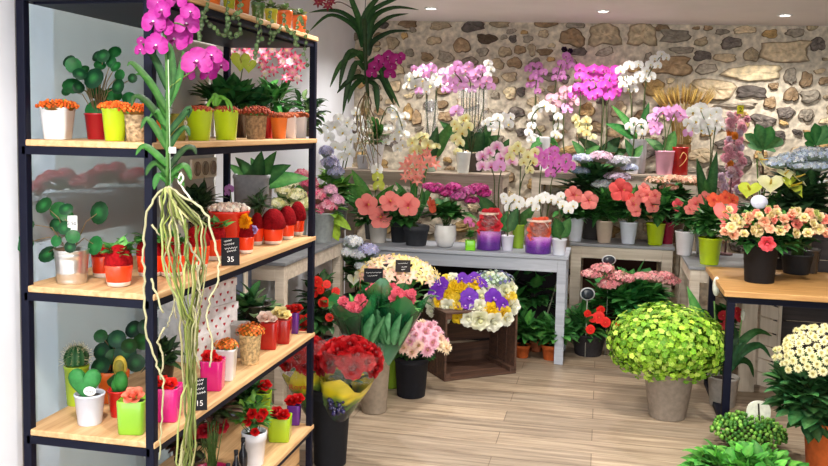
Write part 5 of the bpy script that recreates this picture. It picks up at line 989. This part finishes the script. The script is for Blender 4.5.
# red carnations behind the post come from the same bunches
t = T('flower_bucket', 'small black bucket of pink and cream chrysanthemums by the crate', 'flowers', on_z(411, 395)); t.pot('bucket', 34, 28, 40, (22, 24, 32), MATT, soil=False); t.bush(414, 350, 26, 12, 60, 14, 7, G1, depth=.12)
t.dome('mum', 417, 350, 28, 27, 40, 15, [((240, 190, 206), (226, 130, 166), (240, 210, 150)), ((246, 214, 196), (240, 190, 170), (240, 220, 150)), ((244, 200, 214), (236, 160, 190), (240, 210, 170)), ((250, 232, 200), (246, 206, 180), (230, 200, 130))], depth=.14, lo=-.25)
# bouquet on the crate
kq = proj(A)[2]/FOC
t = T('bouquet', 'big rounded bouquet of yellow, white and violet flowers lying on the dark crate', 'flowers', CR.location+Matrix.Rotation(ang, 3, 'Z') @ V((Wc*.48, Dc*.5, Hc+.002)))
t.bush(472, 305, 40, 16, 90, 14, 7, G1+G3, depth=.15, lo=.0, stems=False)
WB = [((246, 246, 232), (236, 236, 206)), ((240, 240, 214), (226, 226, 170))]; YB = [((252, 222, 50), (246, 200, 30)), ((254, 232, 90), (250, 210, 50))]; VB = [((110, 44, 176), (90, 30, 150)), ((130, 60, 190), (96, 30, 150))]
fl_ = [(435,291,'v',17),(440,283,'v',15),(430,300,'w',13),(446,290,'y',14),(453,285,'y',15),(461,285,'y',15),(452,295,'y',14),(458,299,'y',14),(468,293,'v',17),(464,301,'v',16),(439,302,'y',13),(447,304,'w',15),(457,311,'y',16),(467,313,'w',14),(478,314,'w',17),(492,316,'w',17),(478,303,'w',14),(489,306,'y',18),(492,294,'v',18),(501,300,'v',14),(509,296,'y',16),(504,289,'w',13),(497,283,'w',13),(486,285,'w',12),(474,281,'y',13),(461,277,'v',13),(473,276,'v',13),(452,279,'w',12),(482,281,'v',10),(512,304,'w',14),(503,309,'y',13),(510,287,'w',12),(446,280,'y',11),(468,284,'w',11),(480,293,'w',12),(434,282,'w',12),(444,312,'w',13),(455,304,'y',11),(432,309,'w',11),(472,305,'w',11),(484,299,'y',10),(506,314,'w',12),(500,277,'w',10),(490,276,'w',10)]
for x, y, c_, s_ in fl_:
    dx = (x-471)/44; dy = (y-296)/24; d = -.15*math.sqrt(max(.05, 1-min(1, dx*dx*.8)))+.10*(1-(y-272)/45)*1.6-(.05 if c_ == 'v' else .02)
    f_ = (dx*.8, -1, .9-(y-272)/40); kd = {'v': 'vanda', 'y': 'carn' if s_ > 13 else 'rose', 'w': 'rose'}[c_]; t.bloom(kd, [(x, y, s_*1.1)], random.choice({'w': WB, 'y': YB, 'v': VB}[c_]) if c_ != 'v' else ((116, 50, 184), (96, 34, 160), (150, 80, 200)), d=d, face=f_, dj=.01)
t.florets('filler_flowers', 493, 280, 20, 9, 90, 4, [(206, 226, 206), (170, 190, 200), (120, 110, 180)], d=.04)
# plants on the floor under the tables
def floorplant(label, P, pot, bush, n, L_=17, W_=8, cols=None, group='leafy floor plants', shape='lance', depth=.15, mat=None, name='potted_plant', lo=-.6, **kw):
    t = T(name, label, 'plant', P, group); t.pot(*pot, mat=mat); t.bush(*bush, n, L_, W_, cols or (G1+G2), shape, depth=depth, lo=lo, **kw); return t
floorplant('glossy leafy plant in a terracotta pot right of the crate', on_z(551, 359), ('rim', 20, 15, 15, TERR), (554, 331, 24, 15), 110, 20, 9, mat=MATT)
floorplant('leafy plant in a small terracotta pot touching the crate', on_z(522, 357), ('rim', 16, 12, 13, TERR), (526, 328, 13, 17), 80, 18, 8, mat=MATT)
floorplant('small leafy plant in the terracotta pot between and behind the other two', on_z(536, 351), ('rim', 13, 10, 11, (176, 96, 60)), (538, 325, 12, 14), 50, 15, 7, mat=MATT)
t = floorplant('tall leafy plant in the dark under the blue-grey table', on_z(536, 346), ('cone', 24, 18, 22, (40, 36, 36)), (535, 292, 26, 24), 120, 22, 11, shape='ovate')
t.stem([(540,325,-.1),(546,300,-.12),(552,276,-.12)], .9, (150, 150, 130), name='stake')
floorplant('leafy plant in the dark behind the crate bouquet', Y(500, 5.85, 0), ('cone', 24, 18, 22, (40, 36, 36)), (508, 300, 16, 26), 60, 20, 10, cols=G1, shape='ovate')
t = floorplant('scarlet flowered impatiens with narrow leaves in a dark pot', on_z(588, 354), ('cone', 34, 26, 22, (52, 50, 54)), (585, 325, 28, 20), 150, 24, 8, cols=G1+G1+G2, name='impatiens', mat=MATT)
t.bloom('imp', [(593,311,13),(599,315,11),(587,312,9),(584,322,10),(612,317,10),(595,304,9),(582,308,8),(615,322,7)], ((246, 50, 40), (220, 24, 24), (250, 130, 60)), d=-.15)
t = floorplant('broad glossy plant with flat pink flower heads under the grey-topped table', Y(630, 6.08, 0), ('cone', 44, 34, 30, (50, 46, 46)), (628, 298, 44, 30), 260, 23, 15, cols=[(34, 108, 52), (48, 130, 60), (66, 148, 70)], shape='ovate', depth=.24, name='kalanchoe', lo=-.5)
for x, y, rx_, ry_ in ((583,268,11,5),(593,262,11,5),(608,270,12,6),(602,276,10,5),(617,272,8,5),(644,270,11,6),(659,273,11,5),(632,269,8,4),(655,268,8,4),(598,279,9,4)): t.florets('flower_head', x, y, rx_, ry_, 60, 4.2, [(240, 160, 166), (246, 186, 186), (230, 140, 150)], d=-.17)
for nm, x, y, w_, h_ in (('dark oval plant sign with white rim above the flat pink heads', 605, 259, 14, 10), ('dark round plant sign low left of the flat pink heads', 585, 293, 15, 13)):
    s_ = T('plant_sign', nm, 'sign', Y(x, 5.84 if y > 280 else 5.95, .0)); k = s_.k; c0 = s_.L(x, y); Rr = Matrix.Translation(c0) @ Matrix.Rotation(math.pi/2, 4, 'X')
    b = MB(); b.lathe([(.001, 0), (.5, 0), (.5, .003), (.001, .003)], (200, 204, 206), 24, M=Rr @ Matrix.Diagonal((w_*k, h_*k, 1, 1))); s_.part('rim', b, MATT); b = MB(); b.lathe([(.001, .0032), (.42, .0032), (.42, .0042), (.001, .0042)], (44, 52, 62), 24, M=Rr @ Matrix.Diagonal((w_*k, h_*k, 1, 1))); s_.part('face', b, CERA)
    b = MB(); b.tube([V((0, 0, 0)), c0], .003, .003, (170, 170, 160), 5); s_.part('stick', b, MATT)
# big lime sedum in the taupe pot
t = T('bush_plant', 'rounded lime-green bushy plant in a large taupe pot', 'plant', on_z(667, 416)); t.pot('cone', 49, 36, 49, (150, 138, 126), MATT)
LM = [(150, 194, 56), (172, 210, 70), (122, 172, 44), (190, 220, 96), (98, 148, 38)]
f_o = t.florets('foliage', 664, 342, 54, 36, 1900, 6.5, LM, depth=.25, lo=-.75, petals=5, rag=.13)
t.bush(664, 344, 54, 36, 420, 10, 6, [(150, 186, 50), (120, 160, 40)], 'obov', depth=.24, lo=-.75, core=.9, seg=3, name='foliage', stems=False)
t.stem([(667,372),(664,350)], 3, (100, 110, 50))
# peace lily under the oak table
t = T('peace_lily', 'peace lily with white buds in a grey pot under the oak topped table', 'plant', on_z(722, 405)); t.pot('cone', 30, 24, 30, (176, 170, 162), MATT)
t.leaves([(714,372,682,290,20),(716,374,700,330,13)], [(58, 130, 60)], 18, droop=.2); t.strip([[(722,374),(735,345),(752,330),(768,334)],[(722,374),(738,352),(756,344),(768,356)],[(722,374),(730,350),(736,340),(745,338)],[(722,374),(734,360),(746,362),(752,376)],[(722,374),(716,356),(708,350),(702,360)],[(722,374),(726,346),(732,336),(728,322)]], 9, [(34, 88, 46), (26, 70, 38)])
t.stem([(719,374),(712,330),(709,300)], 1, (110, 150, 80)); t.stem([(724,374),(734,345),(737,318)], 1, (110, 150, 80))
for x, y, h_ in ((709,284,18),(737,312,11)): b = MB(); b.ball(t.L(x, y, -.02), h_*.5*t.k, (240, 240, 226), 10, 8, (.42, .42, 1.1)); t.part('flower_bud', b, PETAL)
t = floorplant('plant with coral red flowers behind the peace lily', on_z(716, 378), ('cone', 26, 20, 24, (60, 50, 46)), (718, 322, 20, 22), 80, 17, 8, name='impatiens', depth=.12)
t.bloom('imp', [(713,309,11),(717,318,12),(731,311,12),(726,304,9),(735,304,8),(710,320,8),(721,312,8)], ((240, 70, 80), (220, 40, 60), (250, 160, 90)), d=-.11)
# bottom right corner
t = floorplant('cream chrysanthemum in a terracotta pot at the right edge', on_z(829, 476), ('rim', 54, 42, 58, TERR), (803, 392, 38, 44), 320, 20, 13, cols=[(34, 84, 46), (50, 108, 58), (24, 64, 38)], shape='ovate', depth=.20, name='chrysanthemum', mat=MATT, lo=-.85)
t.dome('mum', 812, 366, 40, 40, 98, 9, [((240, 234, 190), (226, 220, 150), (226, 210, 120)), ((236, 230, 180), (214, 210, 140), (206, 190, 90))], depth=.19, lo=-.3)
t = T('berry_plant', 'low mounded plant covered in green buds on the floor at the right', 'plant', on_z(748, 449)); t.pot('cone', 46, 38, 22, (60, 46, 40)); t.bush(748, 432, 32, 14, 160, 9, 5, G2, 'ovate', depth=.15, lo=-.4, stems=False); t.berries('buds', 748, 432, 33, 17, 260, 4.6, ((104, 156, 60), (130, 178, 80), (70, 124, 50)), LEAF, depth=.16, lo=-.2, base=False)
t = T('plant_sign', 'cream rounded plant sign with a dark slot in the budded plant', 'sign', on_z(753, 446)); k = t.k; c0 = t.L(754, 410, -.03); b = MB(); n = 28; vs = []
for y_ in (-.003, .003):
    for i in range(n):
        a = 2*math.pi*i/n; m_ = (abs(math.cos(a))**2.6+abs(math.sin(a))**2.6)**(-1/2.6); vs.append(c0+V((m_*math.cos(a)*12*k, y_, m_*math.sin(a)*12.5*k)))
b.add(vs, [tuple(range(n)), tuple(range(2*n-1, n-1, -1))]+[(i, n+i, n+(i+1) % n, (i+1) % n) for i in range(n)], (222, 222, 206)); bo = t.part('board', b, MATT, smooth=False)
b = MB(); b.add([c0+V((x*k, -.0036, z*k)) for x, z in ((-1.6, 10), (.2, 10), (2.2, -10), (.4, -10))], [(0, 1, 2, 3)], (50, 44, 36)); t.part('dark_slot', b, MATT, bo, smooth=False); b = MB(); b.tube([V((0, 0, 0)), c0+V((0, .005, 0))], .003, .003, (200, 200, 190), 5); t.part('stick', b, MATT)
t = floorplant('bright green ivy-leaved plant low in the bottom right corner', on_z(745, 486), ('cone', 84, 66, 22, (60, 46, 40)), (742, 470, 62, 24), 420, 15, 13, cols=[(62, 140, 50), (84, 164, 60), (46, 116, 44)], shape='ovate', depth=.22, name='ivy', lo=-.2, droop=.7)
m = MB(); m.box(tuple(t.L(738, 468, -.22)), tuple(t.L(746, 456, -.217)), (30, 34, 36)); m.box(tuple(t.L(739.2, 466, -.2215)), tuple(t.L(744.8, 462.5, -.2205)), (226, 228, 228)); m.box(tuple(t.L(739.2, 460.5, -.2215)), tuple(t.L(744.8, 458, -.2205)), (226, 228, 228)); t.part('plant_tag', m, MATT, smooth=False)
# pink geraniums behind the window pane, in a trough on the wall
o = holder('trough', 'grey window trough outside the glass holding pink geraniums', 'planter', (-1.86, 2.2, 1.17)); bb('trough_body', (0, 0, 0), (.16, .815, .13), M_GREYW, o)
for y in (.02, .755): bb('leg', (.06, y, -1.175), (.10, y+.04, 0), M_GREYW, o)
for px, cl in ((104, 'left'), (158, 'right')):
    g_ = T('geranium', 'coral pink geranium seen through the glass, %s one of two' % ('left' if px == 104 else 'right'), 'plant', atx(66 if px == 104 else 116, -1.78, 1.301), 'geraniums behind the glass'); x = g_.bx; y = g_.by; g_.bush(x, y-6, 26, 12, 90, 10, 8, G1+G2, 'round', depth=.08, lo=-.1, stems=False)
    for dx, dy, r in ((-22, 4, 9), (-8, -8, 8), (6, -10, 8), (18, -2, 9), (-16, -4, 7), (26, -6, 7)): g_.florets('flower_head', x+dx, y-10+dy, r, r*.8, 50, 5.4, [(240, 110, 124), (246, 140, 150), (230, 84, 104)], d=-.05)
# hanging vanda near the stone wall
P = on_y(367, 92, 5.0); t = T('vanda_orchid', 'dark strap-leaved orchid hanging high before the stone wall, bare roots and magenta blooms', 'orchid', P)
DV = [(26, 60, 34), (20, 48, 30), (36, 76, 40)]
t.strip([[(362,45),(358,28),(341,15),(324,13),(308,15)],[(362,48),(358,34),(344,22),(327,18),(309,33)],[(364,45),(357,20),(350,2),(347,-12)],[(364,45),(363,20),(376,0),(388,-10)],[(365,46),(368,16),(396,-1),(410,-8)],[(365,48),(372,20),(392,9),(417,10)],[(366,50),(370,34),(387,19),(407,14)],[(367,56),(371,44),(389,33),(410,31)],[(364,60),(359,54),(341,65),(330,88)],[(363,62),(352,52),(344,64),(339,90)],[(364,70),(356,64),(348,86),(343,115)],[(364,78),(356,78),(346,84),(337,94)],[(367,70),(374,62),(388,86),(400,107)],[(367,66),(377,60),(384,70),(387,84)],[(368,82),(375,86),(377,100),(378,113)],[(365,84),(362,80),(352,90),(348,104)],[(368,80),(380,78),(388,92),(394,104)]], 7, DV)
t.stem([(363,20),(365,60),(368,96)], 2.6, (50, 70, 40)); t.stem([(367,74),(378,70),(388,60),(396,58)], .8, (90, 100, 60))
t.bloom('vanda', [(388,57,14),(396,60,13),(401,57,10),(374,67,13),(372,74,12),(390,74,13),(384,64,12),(392,67,11),(379,60,10)], ((166, 30, 120), (190, 60, 150), (110, 0, 80)), d=-.05)
t.stem([(354,12),(344,6),(336,4),(324,8)], .6, (90, 60, 50)); t.bloom('star', [(317,5,11),(327,8,11),(322,2,10),(331,4,9)], ((150, 44, 66), (176, 80, 96), (130, 30, 50)), d=-.03)
for i in range(13):
    x = 362+U(-4, 10); t.stem([(367+U(-3, 3), 92), (x, 108+U(-6, 6), U(-.05, .05)), (x+U(-8, 8), 128+U(-6, 6), U(-.06, .06)), (x+U(-9, 14), 140+U(0, 30), U(-.06, .06))], U(.4, .8), jit(random.choice([(120, 100, 76), (150, 140, 110), (96, 110, 70)]), .15), name='root', mat=MATT)
b = MB(); b.tube([t.L(363, 24), t.L(364, 5), V((t.L(364, 5).x, 0, ceil_z(P.x)-P.z))], .0025, .0025, (60, 60, 60), 5); t.part('hanging_wire', b, METL)
# ============================================================ camera, light
cam = bpy.data.cameras.new('camera'); co = bpy.data.objects.new('camera', cam); COL.objects.link(co)
M = Matrix((( RGT.x, UPV.x, -FWD.x), (RGT.y, UPV.y, -FWD.y), (RGT.z, UPV.z, -FWD.z))).to_4x4(); M.translation = EYE; co.matrix_world = M
cam.sensor_width = 36; cam.lens = 36*FOC/828; cam.shift_y = -(233-CY)/828; cam.clip_start = .05; SC.camera = co
w = bpy.data.worlds.new('daylight'); SC.world = w; w.use_nodes = True; nt = w.node_tree; nt.nodes.clear(); out = nt.nodes.new('ShaderNodeOutputWorld'); bg = nt.nodes.new('ShaderNodeBackground'); bg.inputs[0].default_value = (.93, .97, 1, 1); bg.inputs[1].default_value = 3.4; nt.links.new(bg.outputs[0], out.inputs[0])
vs_ = SC.view_settings; SC.display_settings.display_device = 'sRGB'; vs_.view_transform = 'Standard'; vs_.look = 'None'; vs_.exposure = 0.38; vs_.gamma = 1; vs_.use_curve_mapping = False
SC.cycles.use_denoising = True; SC.cycles.max_bounces = 8; SC.cycles.transparent_max_bounces = 16
